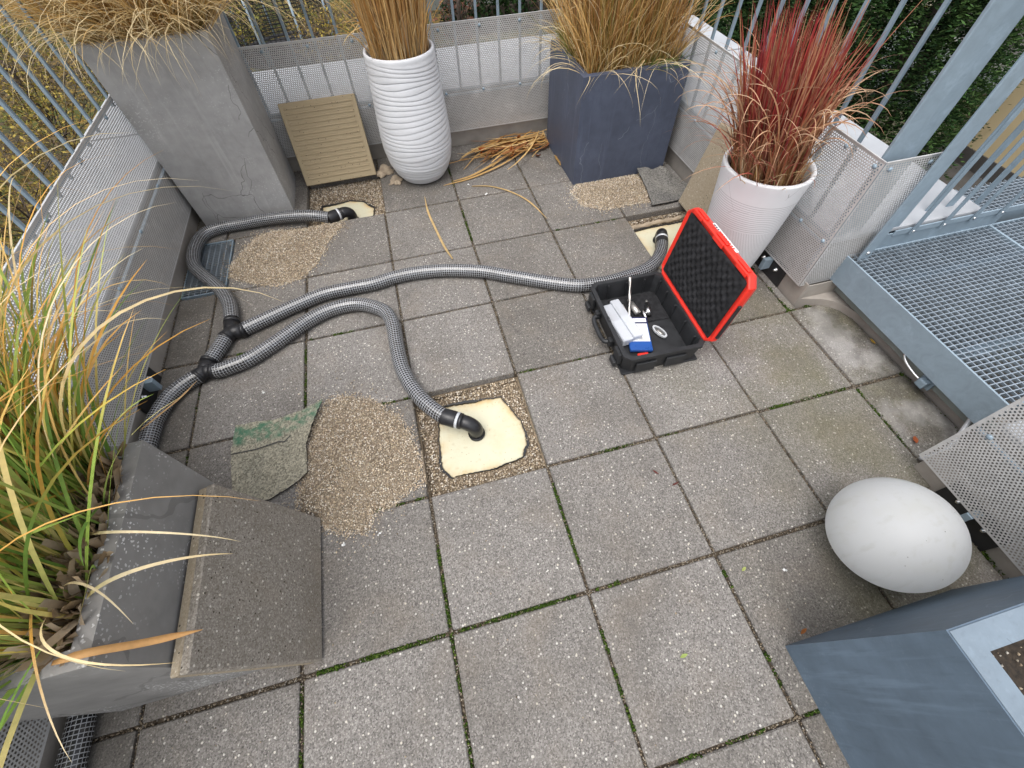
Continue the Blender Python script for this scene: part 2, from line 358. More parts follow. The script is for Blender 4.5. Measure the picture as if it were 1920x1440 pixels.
def link(name, me, mat, parent=None, loc=None, rot=None):
    if mat is not None and not me.materials: me.materials.append(mat)
    o = bpy.data.objects.new(name, me); COL.objects.link(o)
    if parent: o.parent = parent
    if loc is not None: o.location = loc
    if rot is not None: o.rotation_euler = rot
    return o
def tag(o, label=None, cat=None, group=None, kind=None):
    if label: o['label'] = label
    if cat: o['category'] = cat
    if group: o['group'] = group
    if kind: o['kind'] = kind
    return o
def thing(name, label, cat, loc=(0, 0, 0), group=None, rz=0.0):
    o = bpy.data.objects.new(name, None); COL.objects.link(o); o.location = loc; o.rotation_euler = (0, 0, rz); o.empty_display_size = .05
    return tag(o, label, cat, group)
def fast(name, V, F, mat, parent=None, col=None, smooth=False):
    V = np.asarray(V, np.float32); F = np.asarray(F, np.int32); k = F.shape[1]
    me = bpy.data.meshes.new(name); me.vertices.add(len(V)); me.vertices.foreach_set('co', V.ravel())
    me.loops.add(F.size); me.loops.foreach_set('vertex_index', F.ravel())
    me.polygons.add(len(F)); me.polygons.foreach_set('loop_start', np.arange(0, F.size, k, dtype=np.int32)); me.polygons.foreach_set('loop_total', np.full(len(F), k, np.int32))
    if col is not None:
        a = me.attributes.new('col', 'FLOAT_COLOR', 'POINT'); c4 = np.ones((len(V), 4), np.float32); c4[:, :3] = col; a.data.foreach_set('color', c4.ravel())
    me.update(calc_edges=True)
    if smooth: me.polygons.foreach_set('use_smooth', np.ones(len(F), bool))
    return link(name, me, mat, parent)

def smoothpath(pts, step=.01):
    """Catmull-Rom through the points, resampled at an even step"""
    P = [np.array(p, float) for p in pts]; P = [2 * P[0] - P[1]] + P + [2 * P[-1] - P[-2]]; out = []
    for i in range(1, len(P) - 2):
        for t in np.linspace(0, 1, 24, endpoint=False):
            a, b, c, d = P[i - 1:i + 3]
            out.append(.5 * (2 * b + (c - a) * t + (2 * a - 5 * b + 4 * c - d) * t * t + (3 * b - a - 3 * c + d) * t ** 3))
    out.append(P[-2]); out = np.array(out)
    L = np.r_[0, np.cumsum(np.linalg.norm(np.diff(out, axis=0), axis=1))]
    n = max(2, int(round(L[-1] / step))); q = np.linspace(0, L[-1], n + 1)
    return np.stack([np.interp(q, L, out[:, k]) for k in range(3)], 1)

# ------------------------------------------------------------------ grit scatter
_gd = rng.normal(size=(6, 3))
OCT = np.array([(1, 0, 0), (0, 1, 0), (-1, 0, 0), (0, -1, 0), (0, 0, 1), (0, 0, -1)], float)
OCF = np.array([(0, 1, 4), (1, 2, 4), (2, 3, 4), (3, 0, 4), (1, 0, 5), (2, 1, 5), (3, 2, 5), (0, 3, 5)])
PAL = 1.0 * np.array([(.56, .46, .33), (.46, .36, .25), (.68, .59, .46), (.34, .26, .18), (.82, .76, .66), (.22, .17, .12), (.50, .42, .33), (.60, .49, .34)])
def grains(name, P, size, parent, kind='stuff', dark=1.0, pal=PAL, mat=None):
    P = np.asarray(P, float); n = len(P)
    sc = size * rng.uniform(.55, 1.25, (n, 1, 1)) * rng.uniform(.65, 1.25, (n, 1, 3))
    q = rng.normal(size=(n, 4)); q /= np.linalg.norm(q, axis=1, keepdims=True); a, b, c, d = q.T
    R = np.stack([1 - 2 * (c * c + d * d), 2 * (b * c - a * d), 2 * (b * d + a * c), 2 * (b * c + a * d), 1 - 2 * (b * b + d * d), 2 * (c * d - a * b), 2 * (b * d - a * c), 2 * (c * d + a * b), 1 - 2 * (b * b + c * c)], 1).reshape(n, 3, 3)
    V = (OCT[None] * sc * .5) @ R.transpose(0, 2, 1) + P[:, None]
    F = (OCF[None] + 6 * np.arange(n)[:, None, None]).reshape(-1, 3)
    cc = pal[rng.integers(0, len(pal), n)] * rng.uniform(.75, 1.2, (n, 1)) * dark
    o = fast(name, V.reshape(-1, 3), F, mat or M['grain'], parent, np.repeat(cc, 6, 0))
    return tag(o, kind=kind)
def inpoly(x, y, poly):
    r = np.zeros(len(x), bool); n = len(poly)
    for i in range(n):
        x0, y0 = poly[i]; x1, y1 = poly[(i + 1) % n]
        c = ((y0 > y) != (y1 > y)) & (x < (x1 - x0) * (y - y0) / (y1 - y0 + 1e-12) + x0); r ^= c
    return r
def polydist(x, y, poly):
    d = np.full(len(x), 9.0); n = len(poly)
    for i in range(n):
        a = np.array(poly[i]); b = np.array(poly[(i + 1) % n]); ab = b - a
        t = np.clip(((x - a[0]) * ab[0] + (y - a[1]) * ab[1]) / (ab @ ab), 0, 1)
        d = np.minimum(d, np.hypot(x - a[0] - t * ab[0], y - a[1] - t * ab[1]))
    return d

# ================================================================== SETTING
XL, XR, YB = -1.21, 2.05, 3.215      # wall faces at floor level
g = MB().add([(-60, -40, -3.9), (90, -40, -3.9), (90, 110, -3.9), (-60, 110, -3.9)], [(0, 1, 2, 3)]).build('garden_ground', M['garden']); tag(g, 'garden floor of soil, leaves and patchy lawn below the terrace', 'ground', kind='structure')

# terrace: bedding layer with three sunken pits is simply the bed under the slabs
T = .045
FOAM_Z = -.066
bed = MB()
pits = [(.0, .5, .5, 1.0), (-.5, 0.0, 2.5, 3.0), (1.5, 2.0, 1.5, 2.0)]
bed.box(-1.3, 2.34, -1.7, 3.3, -.30, -.085)
floor = tag(bed.build('terrace_floor', M['bed']), 'terrace floor of grey exposed aggregate slabs laid on grit', 'floor', kind='structure')
xs = [-1.205] + [round(-1.0 + .5 * i, 3) for i in range(7)] + [2.28]
ys = [-1.5, -1.0, -.5, 0, .5, 1.0, 1.5, 2.0, 2.5, 3.0, 3.205]
J = .0065
mesh_cache = {}
for i in range(len(xs) - 1):
    for j in range(len(ys) - 1):
        x0, x1, y0, y1 = xs[i], xs[i + 1], ys[j], ys[j + 1]
        if x0 == 2.0:
            if y0 < 0 or y0 >= 1.0: 
                if y0 >= 1.0: x1 = 2.045
                else: continue
            if y0 == 0: y0 = .10
        if x0 == 1.5 and y0 < 0 : x1 = min(x1, 1.945)
        if (x0, x1, y0, y1) in pits: continue
        if x0 < -1.1 and y0 == 2.0: continue           # the drain grate lies here
        if x0 == -1.0 and y0 == 2.0: x0 = -.952
        j0 = J if x1 - x0 > .1 else .004
        key = (round(x1 - x0, 3), round(y1 - y0, 3))
        if key not in mesh_cache:
            hx, hy = key[0] / 2 - j0, key[1] / 2 - J
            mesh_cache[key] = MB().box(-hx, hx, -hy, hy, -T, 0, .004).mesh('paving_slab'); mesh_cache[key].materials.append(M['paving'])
        jig = (random.uniform(-.0016, .0016), random.uniform(-.0016, .0016), random.uniform(-.0022, .0016))
        o = link('paving_slab', mesh_cache[key], None, floor, ((x0 + x1) / 2 + jig[0], (y0 + y1) / 2 + jig[1], jig[2]), (random.uniform(-.003, .003), random.uniform(-.003, .003), random.uniform(-.003, .003)))
# solid bedding just under slabs (a sheet with the pits left open)
bb = MB()
gx = [-1.3, -.5, 0, .5, 1.5, 2.0, 2.34]; gy = [-1.7, .5, 1.0, 1.5, 2.0, 2.5, 3.0, 3.3]
for i in range(len(gx) - 1):
    for j in range(len(gy) - 1):
        if (gx[i], gx[i + 1], gy[j], gy[j + 1]) in pits: continue
        bb.box(gx[i], gx[i + 1], gy[j], gy[j + 1], -.084, -.048)
bb.build('bedding_layer', M['bed'], floor)
# grit and moss in the joints
jp = []
def jointline(x0, y0, x1, y1, dens=420):
    L = math.hypot(x1 - x0, y1 - y0); n = int(L * dens); t = rng.uniform(0, 1, n); off = rng.normal(0, .0035, n)
    dx, dy = (x1 - x0) / L, (y1 - y0) / L
    jp.append(np.stack([x0 + (x1 - x0) * t - dy * off, y0 + (y1 - y0) * t + dx * off, rng.uniform(-.016, -.003, n)], 1))
for x in xs[1:-1]: jointline(x, -1.5, x, 3.2 if x < 1.9 else 3.2)
for y in ys[1:-1]: jointline(-1.2, y, 2.04 if (y > 1.01 or y < .1) else 2.27, y)
jointline(2.27, .12, 2.27, 1.0, 700); jointline(-1.207, -1.5, -1.207, 3.2, 300); jointline(-1.2, 3.208, 2.04, 3.208, 300); jointline(1.945, -1.5, 1.945, .1, 300)
jp = np.concatenate(jp)
for (x0, x1, y0, y1) in pits: jp = jp[~((jp[:, 0] > x0 - .004) & (jp[:, 0] < x1 + .004) & (jp[:, 1] > y0 - .004) & (jp[:, 1] < y1 + .004))]
grains('joint_grit', jp, .0068, floor, dark=.45)
# sand a little below the grit, left out along the open pits
fl = MB()
def segs(a0, a1, cuts):
    out = []; q = a0
    for c0, c1 in sorted(cuts):
        if c0 > q: out.append((q, c0))
        q = max(q, c1)
    if q < a1: out.append((q, a1))
    return out
for x in xs[1:-1]:
    for s0, s1 in segs(-1.5, 3.2, [(p[2] - .008, p[3] + .008) for p in pits if x in p[:2]]): fl.box(x - .0075, x + .0075, s0, s1, -.047, -.0165)
for y in ys[1:-1]:
    for s0, s1 in segs(-1.2, 2.04 if not (.1 < y < 1.01) else 2.27, [(p[0] - .008, p[1] + .008) for p in pits if y in p[2:]]): fl.box(s0, s1, y - .0075, y + .0075, -.0465, -.0160)
fl.build('joint_sand', M['sand_dark'], floor)
# moss
mp = []
def moss(x0, y0, x1, y1, n, spread=.0035):
    n = int(n * .9); cl = rng.uniform(0, 1, max(3, n // 26)); t = np.clip(cl[rng.integers(0, len(cl), n)] + rng.normal(0, .03, n), 0, 1); L = math.hypot(x1 - x0, y1 - y0); dx, dy = (x1 - x0) / L, (y1 - y0) / L; off = rng.normal(0, spread, n)
    mp.append(np.stack([x0 + (x1 - x0) * t - dy * off, y0 + (y1 - y0) * t + dx * off, rng.uniform(-.014, -.001, n)], 1))
for a in [(-.45, 0, .0, 0, 900, .004), (0.02, 0, .45, 0, 800, .0032), (.52, 0, .62, 0, 120), (0, -.45, 0, 0, 260), (0, .02, 0, .3, 520), (-.5, -.5, -.5, 0, 420), (.5, .08, .5, .42, 560), (.5, -.12, .5, -.4, 420),
          (-.22, .5, -.02, .5, 420), (-.5, 1.02, -.5, 1.48, 420), (-.48, 1.5, -.25, 1.5, 240), (-.95, 1.5, -.7, 1.5, 200), (.5, 2.05, .5, 2.4, 420), (1.0, 2.0, 1.1, 2.0, 90), (1.0, -.06, 1.0, -.15, 130), (1.0, -.3, 1.0, -.42, 150),
          (1.5, .5, 1.95, .5, 420, .004), (1.0, -.5, 1.2, -.5, 200), (.6, -.5, .95, -.5, 160), (2.0, .12, 2.0, .48, 420, .006), (2.0, 1.0, 2.0, 1.5, 420, .007), (2.0, 1.0, 2.2, 1.0, 200, .006), (2.26, .12, 2.26, 1.0, 420, .006), (1.955, .1, 1.955, -.4, 420, .01),
          (.5, 1.0, .9, 1.0, 120), (-.2, 1.0, 0, 1.0, 160), (.5, 2.5, .5, 2.95, 160), (-1.0, .9, -1.0, 1.3, 90), (1.2, 2.0, 1.45, 2.0, 90), (.6, .5, 1.4, .5, 160)]: moss(*a)
mpal = np.array([(.035, .070, .010), (.028, .055, .008), (.055, .095, .014), (.022, .038, .008), (.08, .115, .022)])
grains('joint_moss', np.concatenate(mp), .0075, floor, pal=mpal, mat=M['moss'])

# ------------------------------------------------------------------ parapets
def parapet(label, boxes, copings, skirts):
    t = thing('parapet_wall', label, 'wall')
    b = MB()
    for x in boxes: b.box(*x)
    b.build('wall', M['parapet'], t)
    for c in copings: MB().box(*c, .004).build('coping', M['coping'], t)
    for s in skirts: MB().box(*s, .003).build('membrane_skirt', M['membrane'], t)
    return t
ZC = .36
parapet('long low parapet along the left edge with pale metal coping', [(-1.72, XL - .006, -1.7, 3.9, -4.0, ZC - .004)], [(-1.75, XL - .002, -1.7, 3.192, ZC - .002, ZC + .022)], [(XL - .005, XL, -1.7, YB - .004, -.06, .14)])
parapet('low parapet along the back edge behind the planters', [(XL, 2.06, YB + .006, 3.95, -4.0, ZC - .004)], [(-1.75, 2.9, YB + .002, 3.98, ZC - .002, ZC + .024)], [(XL + .001, XR - .001, YB, YB + .005, -.06, .14)])
parapet('low parapet at the right behind the red grass vase', [(XR + .006, 2.86, 1.07, YB + .003, -4.0, ZC - .004)], [(XR + .002, 2.9, 1.068, 3.2, ZC - .003, ZC + .021)], [(XR, XR + .005, 1.03, YB - .001, -.06, .14), (XR + .0055, 2.30, 1.03, 1.035, -.06, .13)])
parapet('short parapet at the near right beside the white ball lamp', [(1.966, 2.8, -1.7, .085, -4.0, ZC - .004)], [(1.962, 2.84, -1.7, .083, ZC - .003, ZC + .021)], [(1.957, 1.962, -1.7, .10, -.06, .14), (1.9625, 2.30, .09, .10, -.06, .13)])

# ------------------------------------------------------------------ perforated panels
PX, HR = .0118, .0037
def perf_mesh(W, H, O, U, V, border=.004):
    """sheet W x H with staggered round-ish holes, real openings"""
    py = PX * .866
    nx = int((W - 2 * border - PX / 2) / PX); ny = int((H - 2 * border) / py)
    bx = (W - (nx + .5) * PX) / 2; by = (H - ny * py) / 2
    i, j = np.meshgrid(np.arange(nx), np.arange(ny), indexing='ij'); i = i.ravel(); j = j.ravel()
    x0 = bx + i * PX + (j % 2) * PX / 2; y0 = by + j * py
    a = np.radians([0, 60, 120, 180, 240, 300])
    hx = HR * np.cos(a); hy = HR * np.sin(a)
    ox = np.array([PX, PX, 0, 0, 0, PX]); oy = np.array([py / 2, py, py, py / 2, 0, 0])
    n = len(x0)
    v = np.zeros((n, 12, 2)); v[:, :6, 0] = x0[:, None] + ox; v[:, :6, 1] = y0[:, None] + oy
    v[:, 6:, 0] = x0[:, None] + PX / 2 + hx; v[:, 6:, 1] = y0[:, None] + py / 2 + hy
    q = np.array([(k, (k + 1) % 6, 6 + (k + 1) % 6, 6 + k) for k in range(6)])
    F = (q[None] + 12 * np.arange(n)[:, None, None]).reshape(-1, 4); v = v.reshape(-1, 2)
    # borders and row-end half cells
    ex = []; 
    def rect(a0, a1, b0, b1): ex.append([(a0, b0), (a1, b0), (a1, b1), (a0, b1)])
    rect(0, W, 0, by); rect(0, W, by + ny * py, H); rect(0, bx, by, by + ny * py); rect(bx + (nx + .5) * PX, W, by, by + ny * py)
    for jj in range(ny):
        s = bx if jj % 2 else bx + nx * PX
        rect(s, s + PX / 2, by + jj * py, by + (jj + 1) * py)
    ev = np.array(ex).reshape(-1, 2); ef = np.arange(len(ev)).reshape(-1, 4) + len(v)
    v = np.concatenate([v, ev]); F = np.concatenate([F, ef])
    P = np.array(O)[None] + v[:, :1] * np.array(U)[None] + v[:, 1:] * np.array(V)[None]
    return P, F
ZT, ZB = .757, .118
def panel(label, runs, bolts, bars, group='perforated guard panels'):
    t = thing('perforated_panel', label, 'guard panel', group=None)
    for (O, U, W) in runs:
        P, F = perf_mesh(W, ZT - ZB, O, U, (0, 0, 1))
        fast('perforated_sheet', P, F, M['perf'], t)
        o = Vector(O); u = Vector(U)
        b = MB(); e = o + Vector((0, 0, ZT - ZB)); w_ = u * W; nrm = Vector((u.y, -u.x, 0)) * .0025
        for zz, hh in ((ZT + .0005, .004),):
            a = e + Vector((0, 0, .0005)); q = [a - nrm, a + w_ - nrm, a + w_ + nrm, a + nrm]
            b.add(q + [p + Vector((0, 0, .004)) for p in q], [(3, 2, 1, 0), (4, 5, 6, 7), (0, 1, 5, 4), (1, 2, 6, 5), (2, 3, 7, 6), (3, 0, 4, 7)])
        b.build('folded_edge', M['perf'], t)
    for bx in bars: MB().box(*bx).build('fixing_bar', M['galv_dark'], t)
    bm = MB(); bm.lathe([(.0, .0055), (.005, .005), (.008, .003), (.0095, 0), (.0095, -.002)], 12); me = bm.mesh('bolt'); me.materials.append(M['galv'])
    for (x, y, z, rx, ry) in bolts: link('bolt', me, None, t, (x, y, z), (rx, ry, 0))
    return t
H_ = pi / 2
bz = .372; tz = .728
panel('perforated metal panel along the left edge, behind the green and orange grass', [((-1.17, 3.15, ZB), (0, -1, 0), 4.7)],
      [(-1.168, y, z, 0, H_) for z in (bz, tz) for y in np.arange(-.9, 3.0, .43)], [(-1.186, -1.174, -1.5, 3.14, .352, .362)])
panel('perforated metal panel along the back edge, behind the white ribbed vase', [((-1.165, 3.17, ZB), (1, 0, 0), 3.18)],
      [(x, 3.168, z, H_, 0) for z in (bz, tz) for x in np.arange(-1.0, 2.0, .265)], [(-1.16, 2.01, 3.174, 3.186, .352, .362)])
panel('perforated metal panel at the right edge, folded round the corner by the steel platform', [((2.02, 1.052, ZB), (0, 1, 0), 2.11), ((2.022, 1.05, ZB), (1, 0, 0), .268)],
      [(2.018, y, z, 0, -H_) for z in (bz, tz) for y in (1.085, 1.25, 1.6, 2.0, 2.31, 2.7)] + [(2.06, 1.048, tz, H_, 0), (2.25, 1.048, tz, H_, 0)], [(2.024, 2.036, 1.06, 3.15, .352, .362)])
panel('perforated metal panel at the near right, beside the white ball lamp', [((1.89, -1.5, ZB), (0, 1, 0), 1.615)],
      [(1.888, y, z, 0, -H_) for z in (bz, tz) for y in (-.9, -.5, -.1, .06)] , [(1.894, 1.906, -1.45, .10, .352, .362)])

# ------------------------------------------------------------------ railings
ZR = 1.46
def bar_mesh(z0, z1, w0, w1):
    me = MB().box(-w0, w0, -w1, w1, z0, z1, .0015).mesh('baluster'); me.materials.append(M['galv_dark']); return me
BALm = bar_mesh(.366, ZR, .0075, .0075); BALs = bar_mesh(.70, ZR, .0075, .0075)
def railing(label, pts, rails, posts=(), bal=None):
    t = thing('railing', label, 'railing')
    for x, y in pts: link('baluster', bal or BALm, None, t, (x, y, 0))
    for r in rails: MB().box(*r, .003).build('rail', M['galv_dark'], t)
    for p in posts: MB().box(*p, .003).build('post', M['galv'], t)
    return t
railing('galvanised railing of upright bars along the left edge', [(-1.205, y) for y in np.arange(3.035, -1.5, -.1425)], [(-1.225, -1.185, -1.6, 3.2, ZR, ZR + .03), (-1.2085, -1.2015, -1.6, 3.2, .715, .735)], bal=BALs)
railing('galvanised railing of upright bars along the back edge', [(x, 3.20) for x in np.arange(-1.018, 2.03, .1432)], [(-1.185, 2.07, 3.18, 3.22, ZR + .001, ZR + .031), (-1.17, 2.02, 3.1965, 3.2035, .365, .385)])
railing('galvanised railing of upright bars at the right edge with a wide end post', [(2.055, y) for y in np.arange(3.03, 1.3, -.149)] + [(2.055, 1.236)], [(2.035, 2.075, 1.13, 3.17, ZR + .002, ZR + .032), (2.0515, 2.0585, 1.1, 3.18, .366, .386)],
        [(2.04, 2.135, 1.085, 1.10, .2, ZR + .2), (2.142, 2.225, 1.095, 1.110, .2, ZR + .2)])

# ------------------------------------------------------------------ steel platform with open grating
def grating(t, x0, x1, y0, y1, z, px, py, depth=.03, bm=None):
    nb = int(round((y1 - y0) / py)); nc = int(round((x1 - x0) / px))
    mb = MB().box(x0, x1, -.0017, .0017, z - depth, z).mesh('bearing_bar'); mb.materials.append(M['grate'])
    mc = MB().box(-.0017, .0017, y0, y1, z - .012, z - .001).mesh('cross_bar'); mc.materials.append(M['grate'])
    for k in range(1, nb): link('bearing_bar', mb, None, t, (0, y0 + (y1 - y0) * k / nb, 0))
    for k in range(1, nc): link('cross_bar', mc, None, t, (x0 + (x1 - x0) * k / nc, 0, 0))
pf = thing('steel_platform', 'galvanised steel step platform with open grating, right of the slabs', 'platform', (0, 0, 0))
ZP = .272
grating(pf, 2.206, 3.03, .17, 1.05, ZP - .002, .0335, .0222)
MB().box(2.197, 2.205, .160, 1.056, .122, ZP, .002).build('front_plate', M['galv'], pf)
MB().box(2.2055, 3.9, 1.051, 1.059, .16, ZP + .0, .002).build('side_plate', M['galv'], pf)
MB().box(2.2055, 3.9, .158, .166, .16, ZP + .001, .002).build('side_plate', M['galv'], pf)
MB().box(3.032, 3.044, .167, 1.050, .16, ZP + .002, .002).build('joint_bar', M['galv'], pf)
for k in range(2): MB().box(2.25, 3.9, .40 + .42 * k, .44 + .42 * k, .10, .235).build('bearer', M['galv_dark'], pf)
MB().box(2.34, 3.9, .10, 1.06, -.4, -.3).build('tray', M['asphalt'], pf)  # coloured dark to paint in the deep shade below the grating slots
p2 = thing('steel_walkway', 'second steel grating walkway running on beyond the platform', 'walkway')
grating(p2, 3.046, 3.86, .17, 1.05, ZP - .002, .0335, .0222); grating(p2, 3.10, 3.86, 1.14, 1.36, ZP - .002, .0335, .0222)
MB().box(3.09, 3.099, 1.14, 1.37, .16, ZP + .003, .002).build('side_plate', M['galv'], p2)
MB().box(3.086, 3.86, 1.125, 1.135, .16, ZP + .003, .002).build('side_plate', M['galv'], p2)
MB().box(3.87, 3.88, .167, 1.36, .16, ZP + .004, .002).build('end_plate', M['galv'], p2)
for k in range(3): MB().box(3.05 + .36 * k, 3.09 + .36 * k, .17, 1.05, .12, .238).build('bearer', M['galv_dark'], p2)
# upstand below the platform
MB().box(2.285, 3.08, 1.0600, 1.0665, .10, .352, .002).build('edge_plate', M['galv_dark'], pf)
us = thing('platform_upstand', 'pale upstand with a grey plate under the steel platform', 'upstand')
MB().box(2.29, 2.33, .101, 1.029, -.06, .13, .003).build('membrane_face', M['membrane'], us)
MB().box(2.250, 2.289, .102, 1.028, .055, .125, .002).build('plate', M['plate'], us)
MB().prism([(2.056, 1.0295), (2.10, 1.016), (2.16, .997), (2.21, .968), (2.245, .925), (2.27, .86), (2.2895, .80), (2.2895, 1.0295)], -.03, .042).build('membrane_cove', M['membrane'], us)
# platform railing
pr_ = thing('railing', 'galvanised stair railing standing on the side of the steel platform', 'railing')
for x in (2.501, 2.678, 2.852, 3.02, 3.19, 3.36, 3.53):
    o = MB().box(-.0125, .0125, -.004, .004, .335, ZR + .25, .002).build('baluster', M['galv_dark'], pr_, loc=(x, 1.050, 0))
    MB().lathe([(0, .004), (.006, .0035), (.007, 0)], 8).build('bolt', M['chrome'], o, loc=(0, -.0045, .352), rot=(H_, 0, 0))
MB().box(2.40, 3.8, 1.0545, 1.062, .338, .368, .002).build('bottom_rail', M['galv'], pr_)
o = MB().box(-.030, .030, -.005, .005, .262, ZR + .4, .003).build('post', M['galv'], pr_, loc=(2.262, 1.02, 0))
MB().lathe([(0, .006), (.008, .005), (.010, 0)], 8).build('bolt', M['chrome'], o, loc=(0, -.0055, .30), rot=(H_, 0, 0))
MB().box(2.36, 2.42, 1.070, 1.078, .262, ZR + .4, .003).build('post', M['galv'], pr_)
MB().box(2.47, 2.50, 1.120, 1.128, .262, ZR + .4, .003).build('post', M['galv'], pr_)
for k, x in enumerate((2.62, 2.74, 2.92)): MB().box(x, x + .045, 1.13, 1.137, .262, ZR + .4, .002).build('post', M['galv_dark'], pr_)
MB().box(2.23, 3.8, 1.015, 1.06, ZR + .40, ZR + .44, .004).build('handrail', M['galv'], pr_)
# cable socket
s = thing('cable_socket', 'small grey socket with a metal conduit under the platform edge', 'socket', (2.248, .405, .078))
MB().box(-.012, 0, -.03, .03, -.035, .03, .002).build('back_plate', M['galv_dark'], s)
MB().box(-.045, -.0125, -.018, .02, -.026, .012, .006).build('plug', M['galv_dark'], s)
MB().tube(smoothpath([(-.03, .02, -.005), (-.034, .06, .0), (-.03, .12, .012), (-.02, .15, .04), (-.01, .155, .07)], .01), .0055, 10).build('conduit', M['chrome'], s)
tag(MB().tube(smoothpath([(2.262, .235, .128), (2.235, .20, .11), (2.20, .165, .06), (2.17, .135, .015), (2.10, .118, .012), (1.99, .115, .02)], .012), .0085, 10).build('cable', M['clamp']), 'pale grey cable dropping from the platform to the near right panel', 'cable')

# wall brackets under the panels
def bracket(label, x, y, s):
    t = thing('wall_bracket', label, 'bracket', (x, y, 0), 'brackets at the foot of the panels')
    MB().box(-.006, .006, -.115, .115, -.02, .118, .001).build('rubber_pad', M['rubber'], t)
    MB().box(min(0, s * .055) + s * .0065, max(0, s * .055) + s * .0065, -.012, .012, .045, .112, .002).build('steel_angle', M['galv'], t)
    for yy in (-.055, .055):
        b = MB().lathe([(0, .016), (.006, .016), (.0075, .010), (.0085, .009), (.0095, .002), (.012, 0)], 10)
        b.build('bolt', M['chrome'], t, loc=(s * .0065, yy, .07), rot=(0, s * H_, 0))
bracket('black padded steel bracket at the foot of the left panel, by the hose', XL + .0065, 1.34, 1)
bracket('black padded steel bracket at the right, half behind the grooved white vase', XR - .0065, 1.29, -1)
bracket('black padded steel bracket behind the white ball lamp', 1.957 - .0065, -.13, -1)
bracket('black padded steel bracket at the left wall near the photo bottom', XL + .0065, -.6, 1)

# drain grate at the left
dg = thing('drain_grate', 'small galvanised drain grate in the floor under the left hose', 'grate')
grating(dg, -1.195, -.965, 2.03, 2.49, -.004, .0335, .0168, .022)
MB().box(-1.2005, -1.1955, 2.02, 2.50, -.03, -.003, .001).build('frame', M['galv'], dg); MB().box(-.9645, -.9595, 2.02, 2.50, -.03, -.003, .001).build('frame', M['galv'], dg)
MB().box(-1.195, -.965, 2.02, 2.026, -.03, -.002, .001).build('frame', M['galv'], dg); MB().box(-1.195, -.965, 2.494, 2.50, -.03, -.002, .001).build('frame', M['galv'], dg)

# ================================================================== OBJECTS
# ------------------------------------------------------------------ planters
def planter(name, label, x0, x1, y0, y1, h, rim, mat, grow=0.0, soil=.06, bev=.006, soilmat=None):
    cx, cy = (x0 + x1) / 2, (y0 + y1) / 2; t = thing(name, label, 'planter', (cx, cy, 0))
    hx, hy = (x1 - x0) / 2, (y1 - y0) / 2
    bm = bmesh.new()
    def ring(hx, hy, z): return [bm.verts.new(p) for p in ((-hx, -hy, z), (hx, -hy, z), (hx, hy, z), (-hx, hy, z))]
    r = [ring(hx, hy, 0)] + [ring(hx + grow * k / 4, hy + grow * k / 4, h * k / 4) for k in range(1, 5)]
    r += [ring(hx + grow - rim, hy + grow - rim, h), ring(hx + grow - rim - .004, hy + grow - rim - .004, h - soil - .05)]
    for a, b in zip(r, r[1:]):
        for k in range(4): bm.faces.new((a[k], a[(k + 1) % 4], b[(k + 1) % 4], b[k]))
    bm.faces.new(r[0][::-1]); bm.faces.new(r[-1])
    ed = [e for e in bm.edges if e.calc_face_angle(0) > .5]
    bmesh.ops.bevel(bm, geom=ed, offset=bev, segments=3, profile=.5, affect='EDGES')
    me = bpy.data.meshes.new('shell'); bm.to_mesh(me); bm.free(); link('shell', me, mat, t)
    a, b = hx + grow - rim - .002, hy + grow - rim - .002; n = 14; S = MB(); vs = []
    for i in range(n + 1):
        for j in range(n + 1): vs.append((-a + 2 * a * i / n, -b + 2 * b * j / n, h - soil + random.uniform(-.012, .012)))
    S.add(vs, [(i * (n + 1) + j, (i + 1) * (n + 1) + j, (i + 1) * (n + 1) + j + 1, i * (n + 1) + j + 1) for i in range(n) for j in range(n)], True); S.build('soil', soilmat or M['soil'], t)
    return t
planter('tall_planter', 'tall cracked grey concrete planter in the back left corner', -1.142, -.585, 2.685, 3.11, .975, .035, M['conc_tall'], .012, .05, .014)
planter('low_planter', 'low grey concrete planter with lime spots, at the front left', -1.06, -.618, .058, .572, .70, .040, M['conc_low'], 0, .05, .006)
planter('square_planter', 'slate blue square planter in the back right corner', 1.295, 1.962, 2.437, 3.045, .645, .042, M['slate'], 0, .045, .010)
bp = planter('square_planter', 'worn slate blue square planter filled with bare soil, at the near right', 1.073, 1.74, -.99, -.322, .655, .052, M['slate2'], 0, .075, .005)
R4 = lambda q, z: [(-q, -q, z), (q, -q, z), (q, q, z), (-q, q, z)]
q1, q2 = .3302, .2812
MB().add(R4(q1, .6575) + R4(q2, .6575) + R4(q1, .6552) + R4(q2, .6552), [(i, (i + 1) % 4, 4 + (i + 1) % 4, 4 + i) for i in range(4)] + [(8 + i, 8 + (i + 1) % 4, (i + 1) % 4, i) for i in range(4)] + [(4 + i, 4 + (i + 1) % 4, 12 + (i + 1) % 4, 12 + i) for i in range(4)]).build('chalky_skylight_rim', M['slate_chalk_skylight'], bp)  # thin pale ring, chalky wear and the sky's light on the rim painted together
n = 900; P = np.stack([rng.uniform(-.26, .26, n), rng.uniform(-.26, .26, n), np.full(n, .583)], 1)
grains('soil_chippings', P, .0075, bp, dark=.6)

